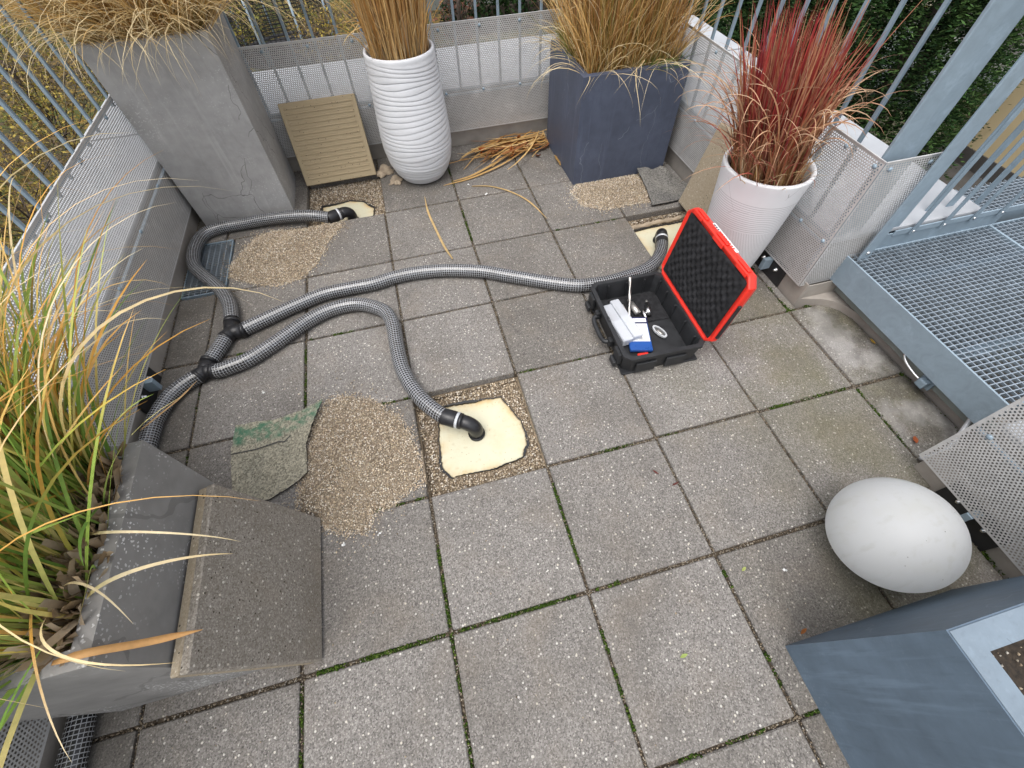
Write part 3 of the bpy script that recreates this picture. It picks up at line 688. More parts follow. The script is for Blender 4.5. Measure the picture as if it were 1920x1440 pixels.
# ------------------------------------------------------------------ ribbed white vase
v1 = thing('ribbed_vase', 'tall white vase with uneven ribs, standing at the back panel', 'vase', (.318, 2.875, 0))
prof = [(.0, .001), (.10, 0), (.125, .004), (.152, .022), (.186, .07), (.213, .135), (.227, .22), (.229, .30), (.224, .40), (.215, .52), (.207, .64), (.204, .72)]
pz = np.array([p[1] for p in prof[2:]]); pr0 = np.array([p[0] for p in prof[2:]])
zz = np.linspace(.004, .738, 330); rr = np.interp(zz, pz, pr0)
_ph = rng.uniform(0, 6.28, 40); _am = rng.uniform(.05, .22, 40); _k = rng.integers(1, 4, 40)
def ribs(th, z, i):
    if z < .02 or z > .735: return 0
    u = z / .0275
    u += .42 * sin(th + 1.3 + 9 * z) + .22 * sin(2 * th + 31 * z) + .12 * sin(3 * th + 4 + 47 * z)
    k = int(math.floor(u)); f = u - k; dep = .0022 + .0038 * (.5 + .5 * sin(k * 2.7 + 1.5 * th + _ph[k % 40]))
    gr = math.exp(-((f - .08) / .07) ** 2) + math.exp(-((f - 1.08) / .07) ** 2)
    return (.0012 * sin(pi * f) + .0014 * (1 - f) - .75 * dep * gr) * min(1, (.738 - z) / .02)
P_ = [(0, .001), (.10, 0)] + [(float(a), float(b)) for a, b in zip(rr, zz)] + [(.2035, .748), (.200, .757), (.194, .760), (.188, .756), (.184, .745), (.182, .66), (.0, .66)]
MB().lathe(P_, 120, ribs).build('body', M['white_ceramic'], v1)
MB().lathe([(.181, .690), (.12, .70), (0, .705)][::-1], 32).build('soil', M['soil'], v1)

# ------------------------------------------------------------------ grooved white vase
V2 = (1.815, 1.395)
v2 = thing('grooved_vase', 'white vase with ring grooves and slanted fluting, behind the red tool case', 'vase', (*V2, 0))
pz2 = [(.0, .001), (.118, 0), (.130, .006), (.142, .05), (.157, .15), (.171, .28), (.183, .42), (.193, .54), (.200, .595), (.201, .608), (.197, .614), (.186, .614), (.180, .606), (.176, .56), (.170, .50), (0, .50)]
pp = []
for a, b in zip(pz2, pz2[1:]):
    for k in range(4): pp.append((a[0] + (b[0] - a[0]) * k / 4, a[1] + (b[1] - a[1]) * k / 4))
pp.append(pz2[-1])
MB().lathe(pp, 96).build('body', M['vase_grooved'], v2)
MB().lathe([(.1745, .545), (.10, .55), (0, .552)][::-1], 32).build('soil', M['soil'], v2)

# ------------------------------------------------------------------ ball lamp
bl = thing('ball_lamp', 'white opal ball lamp lying on the slabs at the right', 'lamp', (1.52, -.112, .0))
bm = bmesh.new(); bmesh.ops.create_uvsphere(bm, u_segments=72, v_segments=48, radius=.183)
for v in bm.verts:
    v.co.z += .183
    if v.co.z < .008: v.co.z = .008 - (.008 - v.co.z) * .1
for f in bm.faces: f.smooth = True
me = bpy.data.meshes.new('globe'); bm.to_mesh(me); bm.free(); link('globe', me, M['opal'], bl)
MB().lathe([(0, 0.0005), (.062, 0.0005), (.066, .004), (.066, .0165), (.055, .0185)], 40).build('base_ring', M['galv_dark'], bl)

# ------------------------------------------------------------------ slabs lifted out and leaned
def leaning(label, M4, mat, flip=False, ribbed=False):
    t = thing('loose_slab', label, 'slab'); t.matrix_world = M4
    MB().box(-.2435, .2435, 0, .487, -T / 2 if ribbed else -.004, T / 2, .004).build('slab', M['paving_dirty'] if not ribbed else M['paving_under'], t)
    if not ribbed: MB().box(-.2425, .2425, .001, .486, -T / 2 - .010, -.0045, .004).build('mortar_layer', M['paving_muddy'], t)
    if ribbed:
        for k in range(15): 
            z = .035 + k * .0295
            b = MB(); b.box(-.215, .215, z, z + .014, T / 2 - .002, T / 2 + .0042, .004); b.build('rib', M['paving_under'], t)
    return t
def frame(o, x, y):
    x = Vector(x).normalized(); y = (Vector(y) - x * x.dot(Vector(y))).normalized(); z = x.cross(y)
    return Matrix(((x.x, y.x, z.x, o[0]), (x.y, y.y, z.y, o[1]), (x.z, y.z, z.z, o[2]), (0, 0, 0, 1)))
leaning('lifted grey slab leaning on the low concrete planter', frame((-.446, .275, .012), (0, 1, 0), (-.130, 0, .452)), None)
leaning('tan slab showing its ribbed underside, leaning on the back panel', frame((-.256, 2.966, .008), (1, .012, 0), (0, .178, .435)), None, ribbed=True)
leaning('lifted slab standing on edge behind the grooved white vase', frame((1.908, 1.79, .008), (0.0, 1, 0), (.100, 0, .44)), None)

# ------------------------------------------------------------------ grit heaps
def heap(label, poly, h, dens, peak=None, sz=.0085, loose=0):
    t = thing('grit_heap', label, 'gravel'); xs_ = [p[0] for p in poly]; ys_ = [p[1] for p in poly]
    A = (max(xs_) - min(xs_)) * (max(ys_) - min(ys_)); n = int(A * dens)
    x = rng.uniform(min(xs_), max(xs_), n); y = rng.uniform(min(ys_), max(ys_), n); k = inpoly(x, y, poly); x, y = x[k], y[k]
    def hh(x, y):
        d = polydist(x, y, poly); q = h * (1 - np.exp(-d / .085)); 
        q = q * (.75 + .25 * np.sin(x * 23 + 1.1) * np.sin(y * 19 + .6)) 
        if peak is not None: q = q * (.45 + .75 * np.exp(-((x - peak[0]) ** 2 + (y - peak[1]) ** 2) / .045))
        return q
    z = hh(x, y)
    # body of the heap
    N = 44; gx_ = np.linspace(min(xs_), max(xs_), N); gy_ = np.linspace(min(ys_), max(ys_), N); GX, GY = np.meshgrid(gx_, gy_, indexing='ij')
    ins = inpoly(GX.ravel(), GY.ravel(), poly); GZ = np.where(ins, hh(GX.ravel(), GY.ravel()) - .006, -.012)
    V = np.stack([GX.ravel(), GY.ravel(), GZ], 1); idx = np.arange(N * N).reshape(N, N)
    F = np.stack([idx[:-1, :-1], idx[1:, :-1], idx[1:, 1:], idx[:-1, 1:]], -1).reshape(-1, 4)
    F = F[(GZ[F] > -.01).any(1)]; GZ2 = V.copy(); GZ2[:, 2] = np.maximum(GZ2[:, 2], -.004)
    tag(fast('heap_core', GZ2, F, M['heap_core'], t, smooth=True), kind='stuff')
    P = np.stack([x, y, z + rng.uniform(-.003, .004, len(x))], 1)
    if loose:   # scattered grains round the heap
        i = rng.integers(0, len(poly), loose); j = (i + 1) % len(poly); tt = rng.uniform(0, 1, loose); pa = np.array(poly)
        q = pa[i] * (1 - tt)[:, None] + pa[j] * tt[:, None]; q = q + rng.normal(0, .020, q.shape) * rng.exponential(1.3, (loose, 1))
        for (a0, a1, b0, b1) in pits: q = q[~((q[:, 0] > a0 - .005) & (q[:, 0] < a1 + .005) & (q[:, 1] > b0 - .005) & (q[:, 1] < b1 + .005))]
        P = np.concatenate([P, np.c_[q, np.full(len(q), .003)]])
    return tag(grains('grit', P, sz, t), None), t
HEAP1 = [(-.001, .572), (-.009, .674), (-.03, .80), (-.08, .915), (-.186, 1.031), (-.30, 1.09), (-.40, 1.09), (-.46, 1.0), (-.50, .86), (-.52, .70), (-.53, .60), (-.436, .495), (-.356, .437), (-.254, .416), (-.207, .489), (-.141, .505), (-.048, .549)]
heap('heap of tan grit between the front pit and the leaning slab', HEAP1, .072, 40000, (-.25, .72), sz=.0068, loose=1600)
HEAP2 = [(-.30, 2.47), (-.368, 2.490), (-.48, 2.475), (-.555, 2.47), (-.70, 2.505), (-.80, 2.48), (-.86, 2.40), (-.902, 2.311), (-.95, 2.226), (-.93, 2.10), (-.80, 2.03), (-.664, 1.96), (-.54, 1.99), (-.45, 2.08), (-.40, 2.2), (-.36, 2.32), (-.28, 2.42)]
heap('heap of tan grit between the left hose and the long hose', HEAP2, .075, 40000, (-.62, 2.36), sz=.0068, loose=2200)
HEAP3 = [(1.321, 2.43), (1.551, 2.432), (1.80, 2.432), (1.84, 2.30), (1.76, 2.10), (1.572, 2.107), (1.39, 2.105), (1.271, 2.199), (1.26, 2.34)]
heap('heap of tan grit in front of the slate blue planter', HEAP3, .06, 40000, (1.60, 2.34), sz=.0068, loose=1600)

# ------------------------------------------------------------------ felt pieces
def felt(name, label, poly, z0, mat, lift, uvdir, thick=.005):
    t = thing(name, label, 'roofing felt'); N = 34
    # bilinear patch over the four-sided outline given as 4 edge polylines
    a, b, c, d = [np.array(e, float) for e in poly]
    def samp(e, t): 
        L = np.r_[0, np.cumsum(np.linalg.norm(np.diff(e, axis=0), axis=1))]; L /= L[-1]
        return np.array([np.interp(t, L, e[:, 0]), np.interp(t, L, e[:, 1])])
    vs = []; uv = []
    tr = np.linspace(0, 1, N)
    for i, u in enumerate(tr):
        for j, v in enumerate(tr):
            P0, P1 = samp(a, u), samp(c, u); Q0, Q1 = samp(d, v), samp(b, v)
            k = (1 - v) * P0 + v * P1 + (1 - u) * Q0 + u * Q1 - ((1 - u) * (1 - v) * a[0] + u * (1 - v) * a[-1] + (1 - u) * v * c[0] + u * v * c[-1])
            ed = min(u, 1 - u, v, 1 - v); k = k + (rng.normal(0, .0016, 2) if ed < .001 else 0)
            vs.append((k[0], k[1], z0 + lift(u, v) + .0016 * sin(k[0] * 31) * sin(k[1] * 27))); uv.append((u, v))
    n = len(vs); B = MB(); fs = [(i * N + j, (i + 1) * N + j, (i + 1) * N + j + 1, i * N + j + 1) for i in range(N - 1) for j in range(N - 1)]
    lo = [(x, y, z - thick) for x, y, z in vs]
    B.add(vs + lo, fs + [tuple(n + q for q in f[::-1]) for f in fs] , True, [[uv[q] for q in f] for f in fs] + [[uv[q] for q in f[::-1]] for f in fs])
    o = B.build('sheet', mat, t)
    rim = [i * N for i in range(N)] + [(N - 1) * N + j for j in range(1, N)] + [i * N + N - 1 for i in range(N - 2, -1, -1)] + [j for j in range(N - 2, 0, -1)]
    E = MB(); m = len(rim); E.add([vs[q] for q in rim] + [lo[q] for q in rim], [(i, (i + 1) % m, m + (i + 1) % m, m + i) for i in range(m)])
    E.build('cut_edge', M['rubber'], t); return t
f1 = felt('felt_piece', 'sand covered felt piece with a green strip, between the hoses and the leaning slab',
     [[(-.775, .66), (-.70, .655), (-.632, .655)][0:3] + [(-.53, .69), (-.475, .725)], [(-.475, .725), (-.478, .78), (-.480, .86), (-.455, .95), (-.405, 1.07)], [(-.80, 1.055), (-.70, 1.05), (-.60, 1.035), (-.50, 1.045), (-.405, 1.07)], [(-.775, .66), (-.80, .85), (-.81, .93), (-.80, 1.055)]],
     .012, M['felt_green'], lambda u, v: .030 * max(0, (u - .35)) ** 1.3 + .020 * max(0, u + v - 1.3), None)
tag(MB().add([(-.805, .905, .0145), (-.70, .900, .016), (-.60, .908, .022), (-.575, .900, .0225), (-.55, .925, .025), (-.552, .928, .0252), (-.576, .905, .0228), (-.60, .913, .0224), (-.70, .9045, .0164), (-.805, .9095, .0150)], [(0, 1, 8, 9), (1, 2, 7, 8), (2, 3, 6, 7), (3, 4, 5, 6)]).build('split', M['rubber'], f1))
felt('felt_piece', 'dark slate chipped felt piece at the corner of the slate blue planter',
     [[(1.70, 2.045), (1.80, 2.04), (1.94, 2.055)], [(1.94, 2.055), (1.99, 2.10), (2.035, 2.19)], [(1.755, 2.425), (1.83, 2.435), (1.86, 2.40), (1.94, 2.432), (2.035, 2.19)], [(1.70, 2.045), (1.73, 2.2), (1.755, 2.425)]],
     .018, M['felt_dark'], lambda u, v: .035 * (1 - u) ** 2 * v + .018 * math.exp(-((u - .55) / .12) ** 2) * v, None)

# ------------------------------------------------------------------ pits opened through the roof build-up
def pit(label, rect, foam, name='inspection_pit', ringdens=26000, torn=True):
    x0, x1, y0, y1 = rect; t = thing(name, label, 'pit')
    e = .0
    MB().box(x0 - .01, x1 + .01, y0 - .01, y1 + .01, -.0842, -.075).build('pit_floor', M['bed'], t)
    cx = sum(p[0] for p in foam) / len(foam); cy = sum(p[1] for p in foam) / len(foam)
    fp = np.array(foam + foam[:1]); Lf = np.r_[0, np.cumsum(np.linalg.norm(np.diff(fp, axis=0), axis=1))]; n = int(Lf[-1] / .008); qf = np.linspace(0, Lf[-1], n, endpoint=False)
    pts = np.stack([np.interp(qf, Lf, fp[:, 0]), np.interp(qf, Lf, fp[:, 1])], 1)
    jj = rng.normal(0, 1, (n, 2)); jj = sum(np.roll(jj, r_, 0) for r_ in range(-3, 4)) / 7; pts = pts + jj * .0045 + rng.normal(0, .0012, pts.shape)
    V = []; Cc = []; rings = [1.0, .965, .92, .85, .7, .4, .0]
    cols = [(.34, .24, .13), (.52, .40, .22), (.58, .43, .23), (.63, .54, .36), (.60, .54, .40), (.60, .575, .43), (.60, .575, .43)]
    nz = np.convolve(np.r_[rng.uniform(0, 1, n + 8)], np.ones(9) / 9, 'valid')
    for k, (f, c) in enumerate(zip(rings, cols)):
        for i in range(n):
            V.append((cx + (pts[i, 0] - cx) * f, cy + (pts[i, 1] - cy) * f, FOAM_Z - (.004 if k == 0 else 0)))
            mix = min(1, max(0, (nz[i] - .36) * 2.6 + .15 * sin(i * .06 + x0))) if k in (1, 2, 3) else (1 if k == 0 else 0); base = np.array((.60, .575, .43)); Cc.append(base * (1 - mix) + np.array(c) * mix)
    F = [(k * n + i, k * n + (i + 1) % n, (k + 1) * n + (i + 1) % n, (k + 1) * n + i) for k in range(len(rings) - 1) for i in range(n)]
    fast('insulation_foam', V, F, M['pu'], t, np.array(Cc), True)
    # torn membrane lip round the opening
    if torn:
        L = MB(); out = []
        for i in range(n):
            w_ = .001 + .009 * max(0, sin(i * .11 + x0 * 9)) ** 2 + random.uniform(0, .0025); d = np.array([pts[i, 0] - cx, pts[i, 1] - cy]); d /= np.linalg.norm(d)
            q = pts[i] + d * w_; zt = FOAM_Z + .004 + .008 * max(0, sin(i * .07 + y0 * 3))
            out += [(pts[i, 0], pts[i, 1], FOAM_Z - .002), (pts[i, 0] - d[0] * .002, pts[i, 1] - d[1] * .002, zt), (q[0], q[1], zt + .002)]
        L.add(out, [(3 * i + a, 3 * ((i + 1) % n) + a, 3 * ((i + 1) % n) + a + 1, 3 * i + a + 1) for i in range(n) for a in (0, 1)]); L.build('membrane_lip', M['rubber'], t)
    m = int((x1 - x0) * (y1 - y0) * ringdens); X = rng.uniform(x0, x1, m); Y = rng.uniform(y0, y1, m)
    fo = [tuple(p) for p in pts[::2]]; k = ~inpoly(X, Y, fo); X, Y = X[k], Y[k]; d = polydist(X, Y, fo); k = d > .012 * rng.uniform(0, 1.5, len(X)); X, Y, d = X[k], Y[k], d[k]
    grains('pit_grit', np.stack([X, Y, -.066 + np.minimum(d * .35, .022) + rng.uniform(-.004, .004, len(X))], 1), .0085, t, dark=.92)
    return t
pit('opened square pit in the front slabs showing cream insulation foam', pits[0], [(.125, .942), (.27, .935), (.402, .931), (.426, .874), (.461, .767), (.458, .657), (.422, .591), (.296, .571), (.18, .576), (.096, .58), (.063, .635), (.072, .763), (.082, .852)])
pit('opened pit with an oval of cream foam below the tan leaning slab', pits[1], [(-.435, 2.72), (-.423, 2.788), (-.33, 2.795), (-.23, 2.813), (-.142, 2.776), (-.075, 2.68), (-.08, 2.60), (-.12, 2.53), (-.30, 2.515), (-.42, 2.53), (-.445, 2.62)])
p3 = pit('opened pit with cream foam beside the red tool case lid', pits[2], [(1.515, 1.53), (1.515, 1.72), (1.52, 1.915), (1.65, 1.93), (1.80, 1.925), (1.95, 1.93), (1.97, 1.80), (1.975, 1.60), (1.96, 1.53), (1.75, 1.52)])
B = MB(); pts = smoothpath([(1.53, 1.955, -.060), (1.62, 1.945, -.052), (1.72, 1.952, -.050), (1.82, 1.945, -.048), (1.93, 1.965, -.055)], .012)
B.tube(pts, [.010 + .006 * abs(sin(i * .5)) for i in range(len(pts))], 8); B.build('rolled_fleece', M['fabric'], p3)
# fleece rag behind the ribbed vase and near it
def rag(label, c, sx, sy, hgt, rz):
    N = 16; vs = []
    for i in range(N):
        for j in range(N):
            u, v = i / (N - 1) * 2 - 1, j / (N - 1) * 2 - 1
            r = 1 - .12 * sin(7 * math.atan2(v, u)); x = u * sx * r; y = v * sy * r
            vs.append((c[0] + x * cos(rz) - y * sin(rz), c[1] + x * sin(rz) + y * cos(rz), c[2] + hgt * max(0, 1 - u * u) * (.55 + .45 * sin(5 * u + 3 * v)) * max(.1, 1 - v * v) + .004))
    o = MB().add(vs, [(i * N + j, (i + 1) * N + j, (i + 1) * N + j + 1, i * N + j + 1) for i in range(N - 1) for j in range(N - 1)], True).build('fleece_rag', M['fabric'])
    md = o.modifiers.new('thick', 'SOLIDIFY'); md.thickness = .003
    tag(o, label, 'rag')
rag('crumpled beige fleece rag between the tan slab and the ribbed vase', (.045, 2.985, .0), .062, .05, .06, .4)
rag('beige fleece scrap tucked against the foot of the ribbed vase', (.115, 2.845, .0), .045, .04, .045, 1.2)

# ------------------------------------------------------------------ hoses
R_ = .0365
def hose(label, pts, zs=None, taperend=None):
    P = [(x, y, (R_ + .002) if len(p_) == 2 else p_[2]) for p_ in pts for x, y in [p_[:2]]]
    S = smoothpath(P, .00625); n = len(S)
    rs = [R_ * (1.0 if i % 2 else .955) for i in range(n)]
    o = MB().tube(S, rs, 22, True, (1 / .0125, 18)).build('hose', M['hose'])
    return tag(o, label, 'hose', 'black hoses with white mesh')
HA = [(-0.353, 2.506, .030), (-0.434, 2.515, .052), (-0.544, 2.535, .060), (-0.654, 2.553, .058), (-0.765, 2.572, .05), (-0.874, 2.584), (-0.98, 2.585), (-1.065, 2.572), (-1.125, 2.531), (-1.150, 2.436), (-1.152, 2.332), (-1.127, 2.225), (-1.069, 2.134), (-1.001, 2.045), (-0.939, 1.948), (-0.894, 1.842), (-0.87, 1.719)]
HB = [(-0.797, 1.63), (-0.679, 1.678), (-0.535, 1.733), (-0.386, 1.779), (-0.231, 1.785), (-0.118, 1.785), (0.009, 1.805), (0.135, 1.805), (0.261, 1.787), (0.385, 1.752), (0.504, 1.706), (0.619, 1.64), (0.731, 1.576), (0.84, 1.515), (0.952, 1.461), (1.015, 1.444), (1.129, 1.433), (1.25, 1.442), (1.383, 1.467), (1.471, 1.516), (1.534, 1.585, .032), (1.581, 1.657, .022)]
HC = [(-0.914, 1.38), (-0.862, 1.384), (-0.766, 1.41), (-0.667, 1.465), (-0.567, 1.534), (-0.46, 1.605), (-0.349, 1.647), (-0.237, 1.652), (-0.159, 1.623), (-0.076, 1.555), (-0.049, 1.483), (-0.04, 1.4), (-0.039, 1.294), (-0.028, 1.151), (-0.004, 1.053), (0.036, 0.955), (0.085, 0.878, .034), (0.122, 0.837, .030)]
HD = [(-0.985, 1.374), (-1.027, 1.353), (-1.082, 1.308), (-1.118, 1.25), (-1.142, 1.179), (-1.150, 1.11), (-1.155, .95), (-1.15, .6), (-1.15, .2), (-1.148, -.1), (-1.14, -.6), (-1.14, -1.4)]
hose('black hose with white mesh curling from the tan slab pit past the drain grate', HA)
hose('longest black and white mesh hose, crossing to the pit beside the tool case', HB)
hose('black and white mesh hose bending down into the front pit', HC)
hose('short piece of mesh hose between the two black branch fittings', [(-0.884, 1.596), (-0.911, 1.531), (-0.943, 1.459)])
hose('mesh hose leaving the lower branch fitting and running behind the low planter', HD)
def fitting(label, a, b, c):
    t = thing('branch_fitting', label, 'pipe fitting', (0, 0, 0))
    z = R_ + .002; A, B_, C_ = [Vector((p[0], p[1], z)) for p in (a, b, c)]
    # a and b are the branches, c the trunk
    J_ = C_ + ((A + B_) / 2 - C_) * .40
    MB().tube([C_ + (C_ - J_).normalized() * .012, C_, J_, J_ + (A - J_) * .4], [R_ * 1.0, R_ * 1.0, R_ * .98, R_ * .9], 24).build('trunk', M['pipe'], t)
    for p in (A, B_):
        d = (p - J_).normalized()
        MB().tube([J_ - d * .01, J_ + d * .02, p - d * .002], [R_ * .9, R_ * .96, R_ * .99], 24).build('branch', M['pipe'], t)
        MB().tube([p - d * .012, p + d * .006], R_ * 1.06, 24).build('collar', M['pipe'], t)
    d = (C_ - J_).normalized(); MB().tube([C_ - d * .004, C_ + d * .012], R_ * 1.06, 24).build('collar', M['pipe'], t)
fitting('upper black branch fitting where two mesh hoses join', (-0.868, 1.703), (-0.796, 1.625), (-0.884, 1.596))
fitting('lower black branch fitting nearest the low concrete planter', (-0.950, 1.458), (-0.914, 1.383), (-0.985, 1.374))
def elbow(label, p0, d, out_drop):
    """sleeve from the hose end p0 along d, then a bend down on to the foam"""
    t = thing('elbow_fitting', label, 'pipe fitting'); P0 = Vector(p0); d = Vector(d).normalized(); r = .033
    MB().tube([P0 - d * .008, P0, P0 + d * .055, P0 + d * .060], [r * 1.10, r * 1.16, r * 1.16, r * 1.08], 28).build('sleeve', M['pipe'], t)
    MB().tube([P0 + d * .060, P0 + d * .072], r * 1.14, 28).build('clamp', M['clamp'], t)
    MB().tube([P0 + d * .0725, P0 + d * .085, P0 + d * .088], [r * 1.12, r * 1.12, r * 1.02], 28).build('sleeve_end', M['pipe'], t)
    S = P0 + d * .088; R2 = .048; pts = [S - d * .002]
    for k in range(0, 11):
        a = k / 10 * H_; pts.append(S + d * (.012 + R2 * sin(a)) + Vector((0, 0, -R2 * (1 - cos(a)))))
    e = pts[-1]; zb = FOAM_Z + .001
    if e.z > zb + .01: pts.append(Vector((e.x, e.y, zb)))
    MB().tube(pts, r, 28).build('bend', M['pipe'], t)
    MB().tube([Vector((e.x, e.y, zb + .001)), Vector((e.x, e.y, zb + .014))], r * 1.16, 28).build('flange', M['pipe'], t)
elbow('black elbow with a pale clamp entering the front pit foam', (.122, .837, .028), (.095, -.058, -.006), 0)
elbow('black elbow with a pale clamp at the pit below the tan slab', (-.353, 2.506, .024), (.135, .062, -.006), 0)
elbow('black elbow with a clamp in the pit behind the tool case lid', (1.581, 1.657, .010), (.05, .10, .004), 0)

# ------------------------------------------------------------------ tool case
TB = (1.187, 1.092, 0); TBR = rad(-1.8)
tb = thing('tool_case', 'open black tool case with red lid and black foam lining', 'tool case', TB, rz=TBR)
hx, hy, hz = .197, .257, .128
def shellbox(hx, hy, z0, z1, wall, floor_, ch=.03, tap=.012):
    """open box with chamfered corners"""
    def ring(a, b, z, c): return [(-a + c, -b, z), (a - c, -b, z), (a, -b + c, z), (a, b - c, z), (a - c, b, z), (-a + c, b, z), (-a, b - c, z), (-a, -b + c, z)]
    R = [ring(hx - tap, hy - tap, z0, ch), ring(hx, hy, z1 - .018, ch), ring(hx + .006, hy + .006, z1 - .016, ch), ring(hx + .006, hy + .006, z1, ch), ring(hx - wall, hy - wall, z1, ch * .8), ring(hx - wall - .003, hy - wall - .003, z1 - .012, ch * .8), ring(hx - wall - tap, hy - wall - tap, z0 + floor_, ch * .8)]
    vs = [p for r in R for p in r]; fs = []
    for k in range(len(R) - 1):
        for i in range(8): fs.append((k * 8 + i, k * 8 + (i + 1) % 8, (k + 1) * 8 + (i + 1) % 8, (k + 1) * 8 + i))
    fs.append(tuple(range(8))[::-1]); fs.append(tuple((len(R) - 1) * 8 + i for i in range(8)))
    return vs, fs
vs, fs = shellbox(hx, hy, .012, hz, .014, .008)
MB().add(vs, fs).build('tray', M['box_black'], tb)
for (x, y) in ((-.15, -.21), (.15, -.21), (-.15, .21), (.15, .21)): MB().box(x - .045, x + .045, y - .042, y + .042, 0, .0125, .003).build('foot', M['box_black'], tb)
for y in (-.19, -.09, .02, .12, .2): MB().box(.168, .181, y - .004, y + .004, .022, hz - .012, .001).build('inner_rib', M['box_black'], tb)
for x in (-.1, 0, .1): MB().box(x - .004, x + .004, .228, .240, .022, hz - .012, .001).build('inner_rib', M['box_black'], tb)
for x in (-.09, .06): MB().box(x - .05, x + .05, -hy - .007, -hy + .004, .02, .085, .003).build('outer_rib', M['box_black'], tb)
MB().box(-.10, .165, .02, .215, .021, .028, .003).build('foam_pad', M['foam_black'], tb)
# handle
hd = MB(); hd.tube(smoothpath([(-hx + .0, -.085, .070), (-hx - .030, -.080, .066), (-hx - .038, -.05, .062), (-hx - .039, 0.0, .061), (-hx - .038, .05, .062), (-hx - .030, .080, .066), (-hx, .085, .070)], .008), .0115, 12); hd.build('handle', M['box_black'], tb)
for y in (-.092, .092): MB().box(-hx - .02, -hx + .006, y - .016, y + .016, .05, .095, .004).build('handle_mount', M['box_black'], tb)
for y in (-.185, .185):
    l = MB(); l.box(-hx - .018, -hx + .004, y - .030, y + .030, .045, .118, .004); l = l.build('latch', M['box_black'], tb)
    MB().box(-hx - .034, -hx - .0185, y - .026, y + .026, .028, .060, .005).build('latch_lever', M['box_black'], l)
MB().tube([(-.188, -.012, .1285), (-.188, .012, .1285)], .006, 8).build('lock_ring', M['box_black'], tb)
# lid, hinged along the right long side
ang = rad(82.0)
Lw, Lh, Ld = .385, .272, .048
cA, sA = cos(ang), sin(ang)
LM = Matrix(((cA, 0, sA, hx - .002), (0, 1, 0, 0.003), (sA, 0, -cA, hz - .004), (0, 0, 0, 1)))
def lidring(x0, x1, b, z, c): return [(x0 + c, -b, z), (x1 - c, -b, z), (x1, -b + c, z), (x1, b - c, z), (x1 - c, b, z), (x0 + c, b, z), (x0, b - c, z), (x0, -b + c, z)]
rg = [lidring(.030, Lw - .030, Lh - .030, .006, .022), lidring(.014, Lw - .014, Lh - .014, .0, .030), lidring(.012, Lw - .010, Lh - .010, -.003, .030), lidring(.004, Lw - .004, Lh - .004, -.003, .034), lidring(0, Lw, Lh, .002, .036), lidring(0, Lw, Lh, .022, .036), lidring(.012, Lw - .012, Lh - .012, Ld, .036)]
vs = [LM @ Vector(p) for r in rg for p in r]; fs = []
for k in range(len(rg) - 1):
    for i in range(8): fs.append((k * 8 + i, k * 8 + (i + 1) % 8, (k + 1) * 8 + (i + 1) % 8, (k + 1) * 8 + i))
fs.append(tuple(range(8))[::-1]); fs.append(tuple(48 + i for i in range(8)))
lid = tag(MB().add(vs, fs).build('lid', M['box_red'], tb), 'red lid standing open, lined with black foam')
# egg-crate foam
nx_, ny_ = 66, 92; V = []; 
for i in range(nx_):
    for j in range(ny_):
        x = .026 + (Lw - .052) * i / (nx_ - 1); y = (-Lh + .026) + (2 * Lh - .052) * j / (ny_ - 1)
        ed = min(i, j, nx_ - 1 - i, ny_ - 1 - j); bumpz = min(1, ed / 9) * .0075 * sin(x * 2 * pi / .047 + .6 * sin(y * 31)) * sin(y * 2 * pi / .047 + .5 * sin(x * 23))
        V.append(LM @ Vector((x, y, (.002 if ed == 0 else -.0035 - min(ed, 6) * .0006 - bumpz * .8))))
idx = np.arange(nx_ * ny_).reshape(nx_, ny_); F = np.stack([idx[:-1, :-1], idx[:-1, 1:], idx[1:, 1:], idx[1:, :-1]], -1).reshape(-1, 4)
fast('foam_lining', [tuple(v) for v in V], F, M['foam_black'], lid, smooth=True)
def lbox(x0, x1, y0, y1, z0, z1, b, name, mat, par): return MB().box(x0, x1, y0, y1, z0, z1, b, LM).build(name, mat, par)
for y0, y1 in ((-.215, -.135), (-.045, .045), (.135, .215)): lbox(Lw + .0005, Lw + .009, y0, y1, .002, .022, .003, 'latch_keeper', M['box_red'], lid)
for y0, y1 in ((-.225, -.150), (.150, .225)): lbox(Lw - .016, Lw + .004, y0, y1, -.0095, -.0035, .002, 'keeper_tab', M['box_red'], lid)
lbox(Lw - .020, Lw + .004, -.040, .040, -.0115, -.0035, .003, 'keeper_tab', M['box_red'], lid)
st = lbox(Lw - .0125, Lw - .0115, -.085, .120, .0225, .044, 0, 'sticker', M['sticker'], lid)
st.data.transform(Matrix.Translation(LM.to_3x3() @ Vector((.0085, 0, 0))))
for k in range(11):
    y = .105 - k * .0165; o = lbox(Lw - .0031, Lw - .0026, y - .0055, y + .0055, .029, .037, 0, 'print', M['ink_red'] if k > 7 else M['ink'], st)
lbox(.06, .26, -Lh - .010, -Lh + .002, .004, .020, .003, 'side_strip', M['box_black'], lid)
for y in (-.2, -.1, 0, .1, .2): lbox(-.014, .006, y - .022, y + .022, -.004, .012, .003, 'hinge', M['box_red'], lid)
